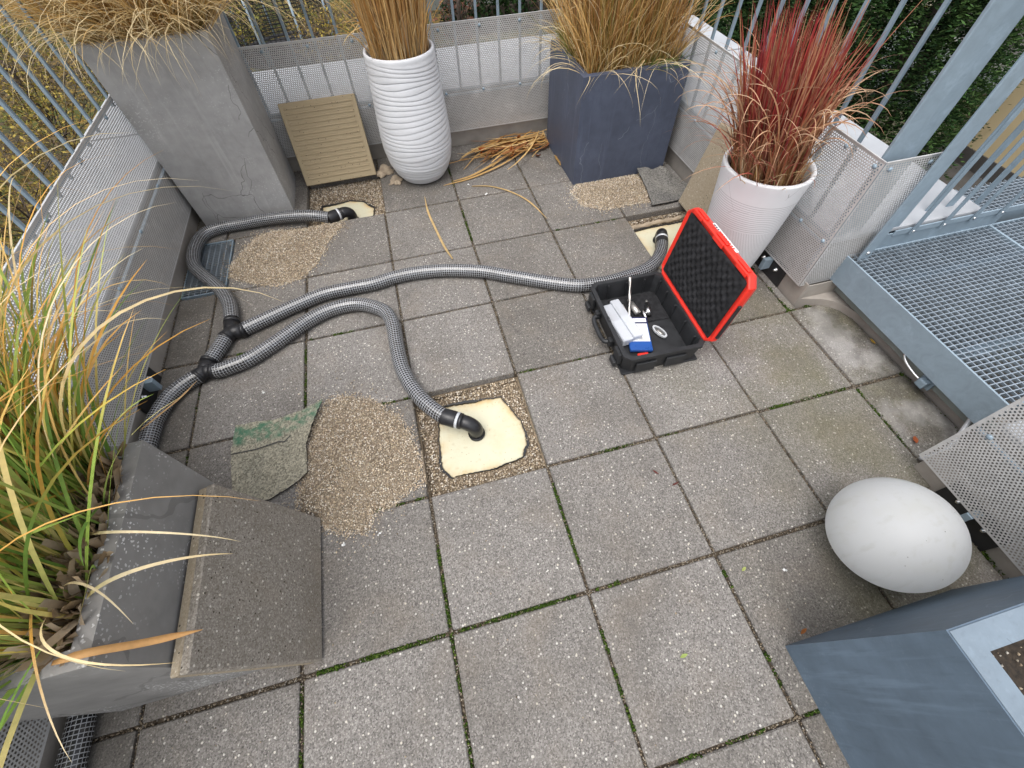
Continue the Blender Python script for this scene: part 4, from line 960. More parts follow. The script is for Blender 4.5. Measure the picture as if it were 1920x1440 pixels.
# contents
def inbox(name, label, cat, x, y, z, rz):
    W_ = Matrix.Translation(TB) @ Matrix.Rotation(TBR, 4, 'Z') @ Matrix.Translation((x, y, z)) @ Matrix.Rotation(rz, 4, 'Z')
    t = thing(name, label, cat); t.matrix_world = W_; return t
def clearbox(label, x, y, z, rz, w_, l, h, ramp=0.0):
    t = inbox('clear_case', label, 'plastic case', x, y, z, rz)
    MB().box(-w_ / 2, w_ / 2, -l / 2, l / 2, 0, h, .005).build('case_body', M['clear'], t)
    MB().box(-w_ / 2 - .0015, w_ / 2 + .0015, -l / 2 - .0015, l / 2 * .1, h * .55, h + .002, .004).build('case_sleeve', M['clear'], t)
    MB().tube([(0, -l * .38, h * .45), (0, l * .4, h * .45)], .006, 10).build('drill_inside', M['steel_drill'], t)
clearbox('long frosted clear plastic case lying along the handle side of the tool case', -.128, .020, .030, rad(6), .054, .250, .044)
clearbox('second frosted clear plastic case lying beside the blue drill card', -.076, .034, .040, rad(6.5), .048, .262, .040)
t = inbox('drill_card', 'blue drill bit set with a white printed label', 'drill set', -.038, -.055, .030, rad(-14))
MB().box(-.055, .055, -.11, .105, 0, .018, .003).build('cassette', M['blue'], t)
MB().box(-.0555, .0555, .062, .1055, .002, .0205, .002).build('cassette_cap', M['navy'], t)
lab = MB().box(-.049, .049, -.055, .061, .0181, .0189).build('label_card', M['sticker'], t)
MB().box(-.045, .048, .070, .095, .0206, .0211).build('label_card', M['sticker'], t)
for k in range(5): MB().box(-.046 + k * .0075, -.042 + k * .0075, .034, .050, .0190, .0193).build('print', M['ink'], lab)
for x in (-.036, -.026): MB().lathe([(0, .0003), (.0036, .0003), (.0036, 0)], 12, None, (x, .012, .0190)).build('print', M['ink'], lab)
for r_ in range(4):
    for c_ in range(3): MB().box(-.012 + c_ * .018, -.006 + c_ * .018 + .004 * (r_ % 2), .020 - r_ * .018, .0215 - r_ * .018, .0190, .0193).build('print', M['ink'], lab)
for r_ in range(2): MB().box(-.004, .038, -.046 + r_ * .006, -.0445 + r_ * .006, .0190, .0193).build('print', M['ink'], lab)
# bits
def drill(label, p0, p1, r, spiral=True):
    t = thing('drill_bit', label, 'drill bit'); W_ = tb.matrix_world if False else Matrix.Translation(TB) @ Matrix.Rotation(TBR, 4, 'Z')
    A, B_ = W_ @ Vector(p0), W_ @ Vector(p1); L = (B_ - A).length; n = 90; d = (B_ - A) / L; a = d.cross(Vector((0, 0, 1))).normalized(); b = d.cross(a); vs = []; seg = 10
    for i in range(n + 1):
        f = i / n
        for k in range(seg):
            th = 2 * pi * k / seg; tw = f * L / (r * 4.2) if f > .25 else 0
            rr_ = r * (1 - (.42 * max(0, cos(2 * (th - tw))) if f > .25 and spiral else 0)) * (.3 if i == n else 1); vs.append(A + d * (f * L) + (a * cos(th) + b * sin(th)) * rr_)
    fs = [(i * seg + k, i * seg + (k + 1) % seg, (i + 1) * seg + (k + 1) % seg, (i + 1) * seg + k) for i in range(n) for k in range(seg)] + [tuple(range(seg))[::-1], tuple(n * seg + k for k in range(seg))]
    MB().add(vs, fs, True).build('shaft', M['steel_drill'], t)
drill('long spiral masonry drill bit leaning out over the far side of the tool case', (-.052, .035, .045), (.010, .235, .150), .0068)
drill('thin plain drill bit lying beside the clear cases', (-.035, .02, .034), (-.038, .16, .034), .0045, False)
drill('thin spiral drill bit lying left of the hole saw', (-.055, .03, .034), (-.066, .17, .034), .0045)
t = inbox('hole_saw', 'small steel hole saw with a pilot bit near the blue drill card', 'hole saw', .003, .125, .046, rad(8))
MB().tube([(0, -.055, 0), (0, .02, 0)], .0165, 20).build('cup', M['steel_drill'], t); MB().tube([(0, .02, 0), (0, .05, .0)], .0045, 10).build('pilot_bit', M['steel_drill'], t)
t = inbox('core_bit', 'steel core bit lying on the case floor next to the lid side', 'core bit', .072, .085, .044, rad(-16))
MB().tube([(0, -.03, 0), (0, .01, 0), (0, .012, 0), (0, .045, 0)], [.015, .015, .012, .012], 18).build('cup', M['chrome'], t)
MB().tube([(0, .046, 0), (0, .066, .0)], .0055, 10).build('shank', M['steel_drill'], t); MB().tube([(0, -.04, 0), (0, -.0305, .0)], .013, 14).build('adapter', M['rubber'], t)
t = inbox('bit_holder', 'short chrome bit holder standing in the blue drill card', 'bit holder', .040, .052, .045, rad(-5))
MB().tube([(0, -.02, 0), (0, .030, 0), (0, .034, 0)], [.008, .008, .005], 14).build('sleeve', M['chrome'], t)
t = inbox('steel_ring', 'oval bright steel ring lying on the tool case floor', 'ring', .075, -.062, .028, rad(22))
B = MB(); n = 40; vs = []
for k in range(n):
    a = 2 * pi * k / n; vs += [(.021 * cos(a), .046 * sin(a), 0), (.021 * cos(a), .046 * sin(a), .010), (.014 * cos(a), .036 * sin(a), .010), (.014 * cos(a), .036 * sin(a), 0)]
B.add(vs, [(4 * k + q, 4 * ((k + 1) % n) + q, 4 * ((k + 1) % n) + (q + 1) % 4, 4 * k + (q + 1) % 4) for k in range(n) for q in range(4)]); B.build('band', M['clamp'], t)
B = MB(); B.lathe([(0, .003), (.9, .003), (.9, 0)], 30); o = B.build('disc', M['steel_drill'], t); o.scale = (.0145, .037, 1); o.location.z = .002
t = inbox('bit_packet', 'small red and white packet in the near corner of the tool case', 'packet', -.062, -.192, .022, rad(-4))
MB().box(-.026, .026, -.024, .024, 0, .010, .002).build('card', M['sticker'], t); MB().box(-.0265, .0265, .004, .0245, .0005, .0125, .002).build('cap', M['box_red'], t)
for k in range(12): MB().box(-.022 + (k % 6) * .0075, -.0175 + (k % 6) * .0075, -.020 + (k // 6) * .011, -.014 + (k // 6) * .011, .0101, .0104).build('print', M['ink'], t)

# ================================================================== GRASSES
def blade_arrays(base, az, lean, curv, L, W, c0, c1, c2, S=9, sway=None, twist=None, p=1.6, stub=False):
    n = len(base); t = np.linspace(0, 1, S + 1); ang = lean[:, None] + curv[:, None] * t[None] ** p
    azm = az[:, None] + (sway[:, None] * t[None] ** 1.5 if sway is not None else 0)
    ds = (L / S)[:, None]; am = (ang[:, :-1] + ang[:, 1:]) / 2; zm = (azm[:, :-1] + azm[:, 1:]) / 2
    dx = np.sin(am) * np.cos(zm) * ds; dy = np.sin(am) * np.sin(zm) * ds; dz = np.cos(am) * ds
    z0 = np.zeros((n, 1)); P = np.stack([np.c_[z0, np.cumsum(dx, 1)], np.c_[z0, np.cumsum(dy, 1)], np.c_[z0, np.cumsum(dz, 1)]], -1) + base[:, None]
    perp = np.stack([-np.sin(azm), np.cos(azm), np.zeros_like(azm)], -1)
    nor = np.stack([-np.cos(ang) * np.cos(azm), -np.cos(ang) * np.sin(azm), np.sin(ang)], -1)
    tw = (twist if twist is not None else np.zeros(n))[:, None] * (.4 + t[None]); side = perp * np.cos(tw)[..., None] + nor * np.sin(tw)[..., None]
    wt = np.minimum(1, .55 + 2.2 * t) * (1 - t ** 2.2) ** .8 + .04
    if stub: wt = np.minimum(1, .7 + t)
    half = side * (W[:, None] * wt[None] * .5)[..., None]
    V = np.stack([P - half, P + half], 2)
    k = t[None, :, None]; col = np.where(k < .5, c0[:, None] * (1 - 2 * k) + c1[:, None] * 2 * k, c1[:, None] * (2 - 2 * k) + c2[:, None] * (2 * k - 1))
    col = np.repeat(col[:, :, None], 2, 2)
    i = np.arange(S); q = np.stack([2 * i, 2 * i + 1, 2 * i + 3, 2 * i + 2], -1)
    F = (q[None] + (2 * (S + 1)) * np.arange(n)[:, None, None]).reshape(-1, 4)
    return V, F, col
def grass(label, loc, specs, shear=(0, 0), name='ornamental_grass'):
    """specs: list of dicts of arrays; the rest goes into one tuft, some large blades are parts of their own"""
    t = thing(name, label, 'grass', loc); allV = []; allF = []; allC = []; off = 0; loc = np.array(loc)
    for sp in specs:
        V, F, C = blade_arrays(**sp['a']); V[..., 0] += shear[0] * V[..., 2]; V[..., 1] += shear[1] * V[..., 2]; npart = sp.get('parts', 0); nv = V.shape[1] * 2; fS = F[:len(F) // len(V)]
        pick = rng.permutation(len(V))[:npart] if npart else []
        for i in pick: fast('blade', V[i].reshape(-1, 3), fS, M['blade'], t, C[i].reshape(-1, 3), True)
        keep = np.setdiff1d(np.arange(len(V)), pick)
        if len(keep):
            Vk = V[keep].reshape(-1, 3); Ck = C[keep].reshape(-1, 3); Fk = (fS[None] + nv * np.arange(len(keep))[:, None, None]).reshape(-1, 4) + off
            off += len(Vk); allV.append(Vk); allF.append(Fk); allC.append(Ck)
    tag(fast('blades', np.concatenate(allV), np.concatenate(allF), M['blade'], t, np.concatenate(allC), True), kind='stuff')
    return t
def pick(pal, n, jit=.18): 
    pal = np.array(pal); return pal[rng.integers(0, len(pal), n)] * rng.uniform(1 - jit, 1 + jit, (n, 1))
def U(a, b, n): return rng.uniform(a, b, n)
def spec(n, basef, azf, lean, curv, L, W, p0, p1, p2, parts=0, S=9, sway=.5, twist=1.0, p=1.6, stub=False):
    base = basef(n); az = azf(base, n); c0 = pick(p0, n); c1 = pick(p1, n); c2 = pick(p2, n)
    return dict(a=dict(base=base, az=az, lean=U(*lean, n), curv=U(*curv, n), L=U(*L, n), W=U(*W, n), c0=c0, c1=c1, c2=c2, S=S, sway=rng.normal(0, sway, n), twist=rng.normal(0, twist, n), p=p, stub=stub), parts=parts)
def disc(r, z): 
    def f(n):
        q = np.sqrt(rng.uniform(0, 1, n)) * r; a = rng.uniform(0, 2 * pi, n); return np.stack([q * np.cos(a), q * np.sin(a), np.full(n, z)], 1)
    return f
def rectb(a, b, z, edge=False):
    def f(n): 
        x, y = U(-a, a, n), U(-b, b, n)
        if edge:
            k = rng.integers(0, 2, n); x = np.where(k, x, np.sign(x) * a * U(.8, 1, n)); y = np.where(k, np.sign(y) * b * U(.8, 1, n), y)
        return np.stack([x, y, np.full(n, z)], 1)
    return f
def outward(sp=.8, rnd=.15):
    def f(b, n): 
        a = np.arctan2(b[:, 1], b[:, 0]) + rng.normal(0, sp, n); k = rng.uniform(0, 1, n) < rnd; return np.where(k, rng.uniform(-pi, pi, n), a)
    return f
def toward(mu, sp): return lambda b, n: rng.normal(mu, sp, n)
STRAW = [(.66, .45, .17), (.74, .55, .25), (.60, .37, .12), (.76, .62, .36)]; AMBER = [(.42, .22, .06), (.50, .28, .08), (.34, .17, .05), (.30, .17, .07)]; PALE = [(.78, .64, .38), (.82, .70, .46), (.70, .54, .28)]
OLIVE = [(.22, .20, .05), (.16, .17, .04), (.30, .24, .08)]
# blond fountain grass
grass('blond fountain grass spilling over the tall concrete planter', (-.864, 2.90, .925), [
    spec(1700, rectb(.23, .17, 0), outward(.6), (.05, .55), (.2, 1.0), (.65, 1.2), (.0028, .0055), AMBER, STRAW + AMBER, STRAW),
    spec(1200, rectb(.25, .19, 0, True), outward(.7), (.35, .9), (.7, 1.8), (.50, 1.05), (.0022, .0042), OLIVE + AMBER, STRAW, PALE, 10),
    spec(170, lambda n: np.stack([U(-.26, .26, n), U(-.20, -.14, n), np.zeros(n)], 1), toward(-pi / 2 + .25, .6), (.45, 1.0), (1.1, 2.1), (.35, .80), (.0022, .0038), STRAW, PALE, PALE, 30, sway=.8),
    spec(300, lambda n: np.stack([U(.16, .26, n), U(-.18, .18, n), np.zeros(n)], 1), toward(.05, .5), (.45, .95), (.8, 1.8), (.45, .95), (.0022, .0038), STRAW, PALE + STRAW, PALE, 20)])
# brown upright grass in ribbed vase
BROWN = [(.64, .38, .13), (.56, .31, .10), (.72, .48, .20), (.46, .25, .09), (.74, .54, .26)]; GREYB = [(.36, .29, .20), (.26, .20, .13)]
grass('dry brown upright grass in the white ribbed vase', (.318, 2.875, .70), [
    spec(1050, disc(.165, 0), outward(.9), (.0, .20), (-.04, .25), (.6, 1.15), (.0035, .0075), GREYB + BROWN, BROWN, BROWN, 20, sway=.25),
    spec(170, disc(.17, 0), outward(1.2), (.05, .45), (.2, 1.1), (.18, .5), (.003, .006), GREYB + PALE, BROWN, STRAW, 12),
    spec(10, disc(.16, 0), toward(pi, .7), (.35, .6), (1.2, 2.2), (.38, .5), (.006, .011), BROWN, BROWN, STRAW, 10)])
# mixed grass in slate blue planter
RUSTY = [(.36, .17, .075), (.30, .12, .07), (.44, .23, .09)]
grass('mixed tan and rusty grass in the slate blue corner planter', (1.628, 2.741, .60), [
    spec(1500, rectb(.27, .24, 0), outward(1.0), (.0, .24), (-.05, .4), (.5, 1.1), (.003, .0065), OLIVE + AMBER, BROWN + OLIVE + AMBER + RUSTY, STRAW + BROWN + RUSTY, 20, sway=.3),
    spec(900, rectb(.285, .255, 0, True), outward(1.3, .3), (.0, .55), (.1, 1.3), (.20, .6), (.0025, .005), OLIVE + AMBER + STRAW, STRAW + AMBER + BROWN, PALE + BROWN, 24, sway=.9),
    spec(46, lambda n: np.stack([U(-.28, .28, n), U(-.26, -.20, n), np.zeros(n)], 1), toward(-pi / 2, .8), (.5, 1.1), (1.0, 2.4), (.2, .6), (.0022, .0042), STRAW, PALE, PALE, 20, sway=1.0),
    spec(36, lambda n: np.stack([U(-.29, -.24, n), U(-.26, .2, n), np.zeros(n)], 1), toward(pi, .6), (.5, 1.1), (1.0, 2.2), (.2, .5), (.002, .004), STRAW, PALE, PALE, 12, sway=1.0),
    spec(150, lambda n: np.stack([rng.normal(.17, .07, n), U(-.27, -.20, n), np.zeros(n)], 1), outward(.9), (.3, 1.1), (.2, 1.0), (.08, .18), (.002, .004), [(.10, .19, .03)], [(.13, .22, .04)], [(.18, .26, .06)]),
    spec(120, lambda n: np.stack([rng.normal(-.25, .03, n), rng.normal(.1, .12, n), np.zeros(n)], 1), outward(.9), (.1, .7), (.2, 1.0), (.12, .25), (.002, .004), [(.15, .19, .03)], [(.2, .22, .05)], [(.3, .28, .08)])])
# red blood grass
RED = [(.40, .05, .05), (.32, .04, .045), (.46, .075, .055), (.25, .04, .05)]; RTAN = [(.52, .29, .15), (.60, .40, .23), (.46, .22, .11)]; RBRN = [(.24, .10, .06), (.32, .16, .09)]
grass('crimson and tan grass in the grooved white vase', (*V2, .545), [
    spec(400, disc(.140, 0), outward(.9), (.0, .09), (-.08, .14), (.34, .66), (.006, .0125), STRAW + RBRN, RED, RED + RTAN, 70, sway=.3, twist=.7),
    spec(430, disc(.145, 0), outward(.9), (.0, .13), (.0, .5), (.30, .66), (.004, .009), RTAN + OLIVE, RTAN + RBRN + RED, RTAN + RED, 40, sway=.5),
    spec(190, disc(.15, 0), outward(.8), (.0, .30), (1.2, 3.0), (.36, .62), (.004, .009), RTAN, RTAN + RBRN, [(.66, .46, .30), (.58, .34, .21)], 50, 18, .9, 1.0, 3.0),
    spec(80, disc(.165, 0), toward(pi + .3, .7), (.2, .6), (.7, 1.8), (.25, .52), (.003, .0055), RBRN, RBRN + RED, RTAN, 24, sway=.8),
    spec(5, disc(.10, 0), toward(-.1, .2), (.28, .42), (-.1, .15), (.75, .95), (.004, .006), RBRN, RED, RTAN, 5),
    spec(240, disc(.165, 0), outward(1.2), (.0, .5), (.1, 1.2), (.08, .24), (.003, .006), STRAW, PALE + RTAN, PALE)], shear=(-.20, .02))
# green and orange strap leaved plant, front left
GRN = [(.24, .38, .07), (.18, .32, .06), (.32, .46, .09), (.13, .24, .05), (.42, .50, .13)]; ORG = [(.74, .40, .09), (.80, .48, .16), (.64, .34, .07)]; YEL = [(.66, .60, .17), (.78, .62, .26)]; DEAD = [(.34, .25, .15), (.42, .32, .21), (.24, .17, .10), (.48, .39, .28)]
PB = (-.838, .315, .655)
def rowb(n): return np.stack([U(-.17, .165, n), U(-.21, .21, n), np.zeros(n)], 1)
def fan(b, n):
    a = 2.25 - 3.6 * b[:, 1] * 1.0 + rng.normal(0, .62, n)
    return np.where(rng.uniform(0, 1, n) < .10, rng.uniform(-pi, pi, n), a)
grass('green and orange strap leaved grass in the low concrete planter', PB, [
    spec(1250, rowb, fan, (.05, .85), (.1, .7), (.35, .80), (.0048, .0105), GRN, GRN + YEL, GRN + YEL + ORG, 100, 10, .3, .7),
    spec(420, rowb, fan, (.1, .7), (.3, 1.3), (.35, .80), (.0045, .010), GRN + YEL + ORG, YEL + ORG, ORG, 70, 10, .4, .8),
    spec(230, rowb, fan, (.10, .50), (1.0, 2.6), (.60, 1.10), (.0028, .0055), GRN + YEL, YEL + ORG, PALE + ORG, 70, 18, .7, .8, 2.0),
    spec(560, lambda n: np.stack([U(-.17, .13, n), U(-.21, .05, n), np.zeros(n)], 1), toward(-2.55, .55), (.45, 1.25), (.1, .6), (.35, .70), (.006, .0115), GRN, GRN + YEL, GRN + ORG, 30, 10, .3, .7),
    spec(16, lambda n: np.stack([U(.05, .16, n), U(.0, .2, n), np.zeros(n)], 1), toward(.9, .35), (.15, .45), (1.5, 2.6), (.60, 1.0), (.004, .007), YEL, ORG + PALE, PALE, 16, 18, .5, .6, 1.9),
    spec(5, lambda n: np.stack([U(.02, .14, n), U(-.2, .1, n), np.zeros(n)], 1), toward(-.1, .4), (.6, .9), (1.3, 2.2), (.35, .5), (.006, .010), YEL, ORG + PALE, PALE, 5, 18, .8, .6, 1.9),
    spec(380, lambda n: np.stack([U(.07, .168, n), U(-.205, .205, n), np.full(n, -.0)], 1), outward(1.0, .5), (.1, .75), (-.2, .5), (.07, .135), (.008, .019), DEAD, DEAD, DEAD, 80, 4, .5, 1.2, 1.2, True),
    spec(200, rowb, fan, (.0, .6), (-.2, .5), (.05, .12), (.006, .015), DEAD, DEAD, DEAD, 0, 4, .5, 1.2, 1.2, True)], name='strap_leaved_grass')
# cut straw-coloured leaf lying from the planter rim on to the leaning slab, and one over the hose
def strap(label, pts, w_, col, name='fallen_straw', z=None):
    S = smoothpath(pts, .02); n = len(S); V = []; C = []
    for i in range(n):
        d = S[min(i + 1, n - 1)] - S[max(i - 1, 0)]; sd = np.cross(d, (0, 0, 1)); sd /= np.linalg.norm(sd) + 1e-9; k = i / (n - 1); ww = w_ * min(1, .55 + 3 * k) * (1 if k < .75 else (1 - k) / .25 * .9 + .1) / 2
        V += [S[i] - sd * ww, S[i] + sd * ww + np.array((0, 0, .0012))]; C += [np.array(col) * (.85 + .3 * k)] * 2
    F = [(2 * i, 2 * i + 1, 2 * i + 3, 2 * i + 2) for i in range(n - 1)]
    o = fast(name, V, F, M['blade'], None, np.array(C), True); md = o.modifiers.new('thick', 'SOLIDIFY'); md.thickness = .0012; md.offset = 0
    return tag(o, label, 'leaf')
strap('straw coloured cut blade lying across the low planter rim on to the leaning slab', [(-.672, .078, .716), (-.61, .080, .700 + .012), (-.555, .087, .640), (-.490, .100, .560)], .016, (.72, .42, .17))
strap('pale orange blade lying over the hose below the lower branch fitting', [(-1.13, 1.06, .12), (-1.07, 1.14, .105), (-1.02, 1.22, .085), (-.965, 1.31, .075)], .010, (.70, .46, .22))
strap('curved dry blade lying on the slabs before the long hose', [(.283, 2.60, .004), (.28, 2.42, .005), (.30, 2.22, .005), (.325, 2.03, .006), (.352, 1.90, .01)][::-1], .014, (.62, .45, .22))
strap('curved dry blade lying on the slabs in front of the reed pile', [(.619, 2.625, .004), (.74, 2.585, .005), (.86, 2.48, .005), (.95, 2.33, .006), (1.01, 2.12, .004)], .013, (.66, .47, .22))
# pile of cut reeds by the back panel
rp = thing('reed_pile', 'pile of cut dry reeds and leaves before the back panel', 'dry reeds', (.95, 3.02, 0))
RC = [(.56, .34, .12), (.66, .44, .18), (.44, .24, .08), (.70, .50, .24), (.34, .14, .05)]
for k in range(110):
    L_ = random.uniform(.18, .60); a = random.gauss(.25, .38) + (pi if random.random() < .5 else 0); c = (random.gauss(.10, .16), random.gauss(.02, .07)); z = random.uniform(.004, .06) * math.exp(-abs(c[0] - .12) * 2)
    bend = random.uniform(-.15, .15); pts = []
    for q in np.linspace(-.5, .5, 7):
        x = c[0] + cos(a) * L_ * q - sin(a) * bend * (q * q) ; y = c[1] + sin(a) * L_ * q + cos(a) * bend * (q * q)
        x = min(max(x, -.60), .335 if y > -.55 else .5); y = min(y, .165); pts.append((x, y, z + .02 * (.25 - q * q) + abs(q) * random.uniform(0, .02)))
    if max(p[1] for p in pts) > .16: continue
    w_ = random.uniform(.005, .018); S = smoothpath(pts, .03); V = []; C = []; cc = np.array(random.choice(RC)) * random.uniform(.75, 1.15); n = len(S)
    for i in range(n):
        d = S[min(i + 1, n - 1)] - S[max(i - 1, 0)]; sd = np.cross(d, (0, 0, 1)); sd /= np.linalg.norm(sd) + 1e-9; ww = w_ * (1 - .6 * abs(i / (n - 1) * 2 - 1) ** 3) / 2
        V += [S[i] - sd * ww, S[i] + sd * ww + np.array((0, 0, random.choice((.001, .003))))]; C += [cc, cc]
    fast('reed', V, [(2 * i, 2 * i + 1, 2 * i + 3, 2 * i + 2) for i in range(n - 1)], M['blade'], rp, np.array(C), True)
for pts, w_ in (([(-.45, -.30, .006), (-.30, -.27, .01), (-.10, -.17, .02), (.10, -.06, .035), (.28, .0, .05)], .022), ([(-.52, -.33, .005), (-.32, -.30, .008), (-.10, -.22, .014), (.08, -.12, .02)], .018), ([(-.2, .05, .03), (.05, .03, .05), (.25, .06, .06), (.40, .09, .07)], .014)):
    S = smoothpath(pts, .03); n = len(S); V = []
    for i in range(n):
        d = S[min(i + 1, n - 1)] - S[max(i - 1, 0)]; sd = np.cross(d, (0, 0, 1)); sd /= np.linalg.norm(sd); ww = w_ * (1 - .7 * abs(i / (n - 1) * 2 - 1) ** 3) / 2; V += [S[i] - sd * ww, S[i] + sd * ww]
    fast('reed', V, [(2 * i, 2 * i + 1, 2 * i + 3, 2 * i + 2) for i in range(n - 1)], M['blade'], rp, np.array([(.60, .38, .15)] * len(V)), True)
def leafmesh(name, l, w_, col, curl=.3):
    V = []; C = []; n = 6
    for i in range(n + 1):
        k = i / n; ww = w_ * sin(pi * min(.98, max(.04, k))) ** .8 / 2; z = l * curl * (k - .5) ** 2 + .002
        V += [(l * (k - .5), -ww, z + ww * .3), (l * (k - .5), 0, z), (l * (k - .5), ww, z + ww * .3)]; C += [col, tuple(c * .8 for c in col), col]
    F = [(3 * i + a, 3 * i + a + 1, 3 * i + a + 4, 3 * i + a + 3) for i in range(n) for a in (0, 1)]
    return V, F, C
for k in range(16):
    V, F, C = leafmesh('leaf', random.uniform(.04, .08), random.uniform(.02, .04), random.choice([(.38, .10, .03), (.30, .12, .05), (.45, .17, .05), (.22, .09, .05)]), 1.2)
    o = fast('curled_leaf', V, F, M['leaf'], rp, np.array(C), True); o.location = (random.gauss(.06, .13), random.gauss(.0, .05), random.uniform(.004, .04)); o.rotation_euler = (random.uniform(-.8, .8), random.uniform(-.5, .5), random.uniform(0, 6.3))
def leaf(label, x, y, l, w_, col, rz, z=.003):
    V, F, C = leafmesh('leaf', l, w_, col, .35); o = fast('fallen_leaf', V, F, M['leaf'], None, np.array(C), True); o.location = (x, y, z); o.rotation_euler = (random.uniform(-.1, .1), 0, rz); tag(o, label, 'leaf')
leaf('small pale green leaf on the slab nearest the worn blue planter', .735, -.262, .028, .010, (.36, .45, .14), .1)
leaf('small pale green leaf on the slab joint near the ball lamp', 1.07, -.075, .022, .010, (.42, .47, .16), .4)
leaf('small rust leaf at the foot of the worn blue planter', 1.155, -.300, .030, .011, (.36, .14, .05), .3)
leaf('orange leaf lying by the near right parapet corner', 2.045, .195, .035, .022, (.42, .12, .05), 1.0, .006)
leaf('small yellow leaf against the platform upstand', 2.255, .70, .035, .013, (.50, .33, .07), 1.5, .006)
leaf('small dark red leaf scrap on the slab right of the front pit', .925, .352, .028, .008, (.16, .05, .045), 2.2)
leaf('thin dark red leaf scrap on the slab left of the ball lamp', .98, .285, .034, .007, (.14, .045, .04), .2)
# a tuft of dark twig hooked on the right-hand panel
tag(MB().tube(smoothpath([(1.985, 1.42, .70), (2.006, 1.38, .62), (2.010, 1.40, .50), (2.004, 1.45, .42)], .01), .0022, 6).build('dry_twig', M['bark']), 'thin dark twig hanging on the perforated panel beside the red grass', 'twig')
# pebbles and white chips strewn on the slabs
for k, (x, y) in enumerate([(.60, 2.63), (.68, 2.52), (-.38, 1.86), (-.37, .40), (-.47, .92), (.42, 1.95), (-.21, .40)]):
    pass
chips = np.array([(.60, 2.655, .003), (.695, 2.505, .003), (-.375, 1.845, .003), (-.345, .398, .003), (-.215, .405, .003), (1.21, -.12, .003), (-.70, 1.22, .003)])
grains('white_chips', np.repeat(chips, 3, 0) + rng.normal(0, .005, (21, 3)) * (1, 1, .1), .012, floor, pal=np.array([(.85, .85, .83)]))
P = np.stack([rng.uniform(-.9, 1.4, 420), rng.uniform(-.9, 2.4, 420), np.full(420, .0022)], 1)
P = P[~((P[:, 0] > 0) & (P[:, 0] < .5) & (P[:, 1] > .5) & (P[:, 1] < 1))]
grains('strewn_grit', P, .006, floor, dark=.6)

# ================================================================== BEYOND THE TERRACE
def leafcloud(name, parent, centers, rad_, n, size, pal, flat=.5, jit=.2):
    """n small leaf quads spread through ellipsoids (centres k x 3, radii k x 3)"""
    c = np.asarray(centers, float); r = np.asarray(rad_, float); w_ = np.prod(r, 1); i = rng.choice(len(c), n, p=w_ / w_.sum())
    d = rng.normal(size=(n, 3)); d /= np.linalg.norm(d, axis=1, keepdims=True); q = rng.uniform(.25, 1, n) ** .5
    P = c[i] + d * q[:, None] * r[i]
    a = rng.normal(size=(n, 3)); a /= np.linalg.norm(a, axis=1, keepdims=True); b = np.cross(a, rng.normal(size=(n, 3))); b /= np.linalg.norm(b, axis=1, keepdims=True)
    s1 = size * rng.uniform(.6, 1.3, (n, 1)); s2 = s1 * rng.uniform(.35, .7, (n, 1)) 
    V = np.stack([P - a * s1, P - b * s2, P + a * s1, P + b * s2], 1).reshape(-1, 3)
    F = np.arange(4 * n).reshape(n, 4); cc = pick(pal, n, jit)
    return tag(fast(name, V, F, M['leaf'], parent, np.repeat(cc, 4, 0)), kind='stuff')
def branches(parent, root, h, spread, n, r0=.05, name='branch'):
    tr = MB(); top = Vector(root) + Vector((random.uniform(-.2, .2), random.uniform(-.2, .2), h * .55))
    tr.tube(smoothpath([root, tuple((Vector(root) + top) / 2 + Vector((random.uniform(-.1, .1), random.uniform(-.1, .1), 0))), tuple(top)], .2), [r0 * (1 - .5 * k / 20) for k in range(len(smoothpath([root, tuple((Vector(root) + top) / 2), tuple(top)], .2)) + 60)][:len(smoothpath([root, tuple((Vector(root) + top) / 2), tuple(top)], .2))] if False else r0, 7)
    tr.build('trunk', M['bark'], parent); b = MB()
    for k in range(n):
        f = random.uniform(.15, 1); p = Vector(root).lerp(top, f); a = random.uniform(0, 2 * pi); L_ = spread * random.uniform(.5, 1.1)
        e = p + Vector((cos(a) * L_ * .8, sin(a) * L_ * .8, L_ * random.uniform(.3, 1.0))); m = p.lerp(e, .5) + Vector((random.uniform(-.15, .15), random.uniform(-.15, .15), random.uniform(-.1, .2)))
        S = smoothpath([tuple(p), tuple(m), tuple(e)], .15); b.tube(S, [r0 * .45 * (1 - .85 * i / len(S)) for i in range(len(S))], 5)
        for q in range(4):
            s_ = Vector(S[random.randrange(len(S) // 2, len(S))]); a2 = a + random.gauss(0, .9); l2 = L_ * random.uniform(.25, .5); e2 = s_ + Vector((cos(a2) * l2, sin(a2) * l2, l2 * random.uniform(-.2, .7)))
            b.tube([tuple(s_), tuple(s_.lerp(e2, .5) + Vector((0, 0, .05))), tuple(e2)], [r0 * .2, r0 * .14, r0 * .06], 4)
    tag(b.build(name + 'es' if False else 'branchwork', M['bark'], parent), kind='stuff')
YL = [(.42, .32, .08), (.50, .39, .10), (.16, .12, .07), (.20, .15, .06), (.17, .16, .04), (.26, .18, .07), (.13, .10, .06), (.16, .12, .08)]; YG = [(.24, .24, .06), (.30, .28, .07), (.15, .12, .06), (.09, .10, .03), (.30, .24, .05), (.14, .11, .06), (.11, .09, .05)]; RUST = [(.46, .22, .04), (.55, .30, .05), (.30, .14, .04)]; DKG = [(.014, .032, .011), (.020, .044, .014), (.030, .060, .018), (.010, .022, .009), (.040, .070, .022)]
G = -3.9
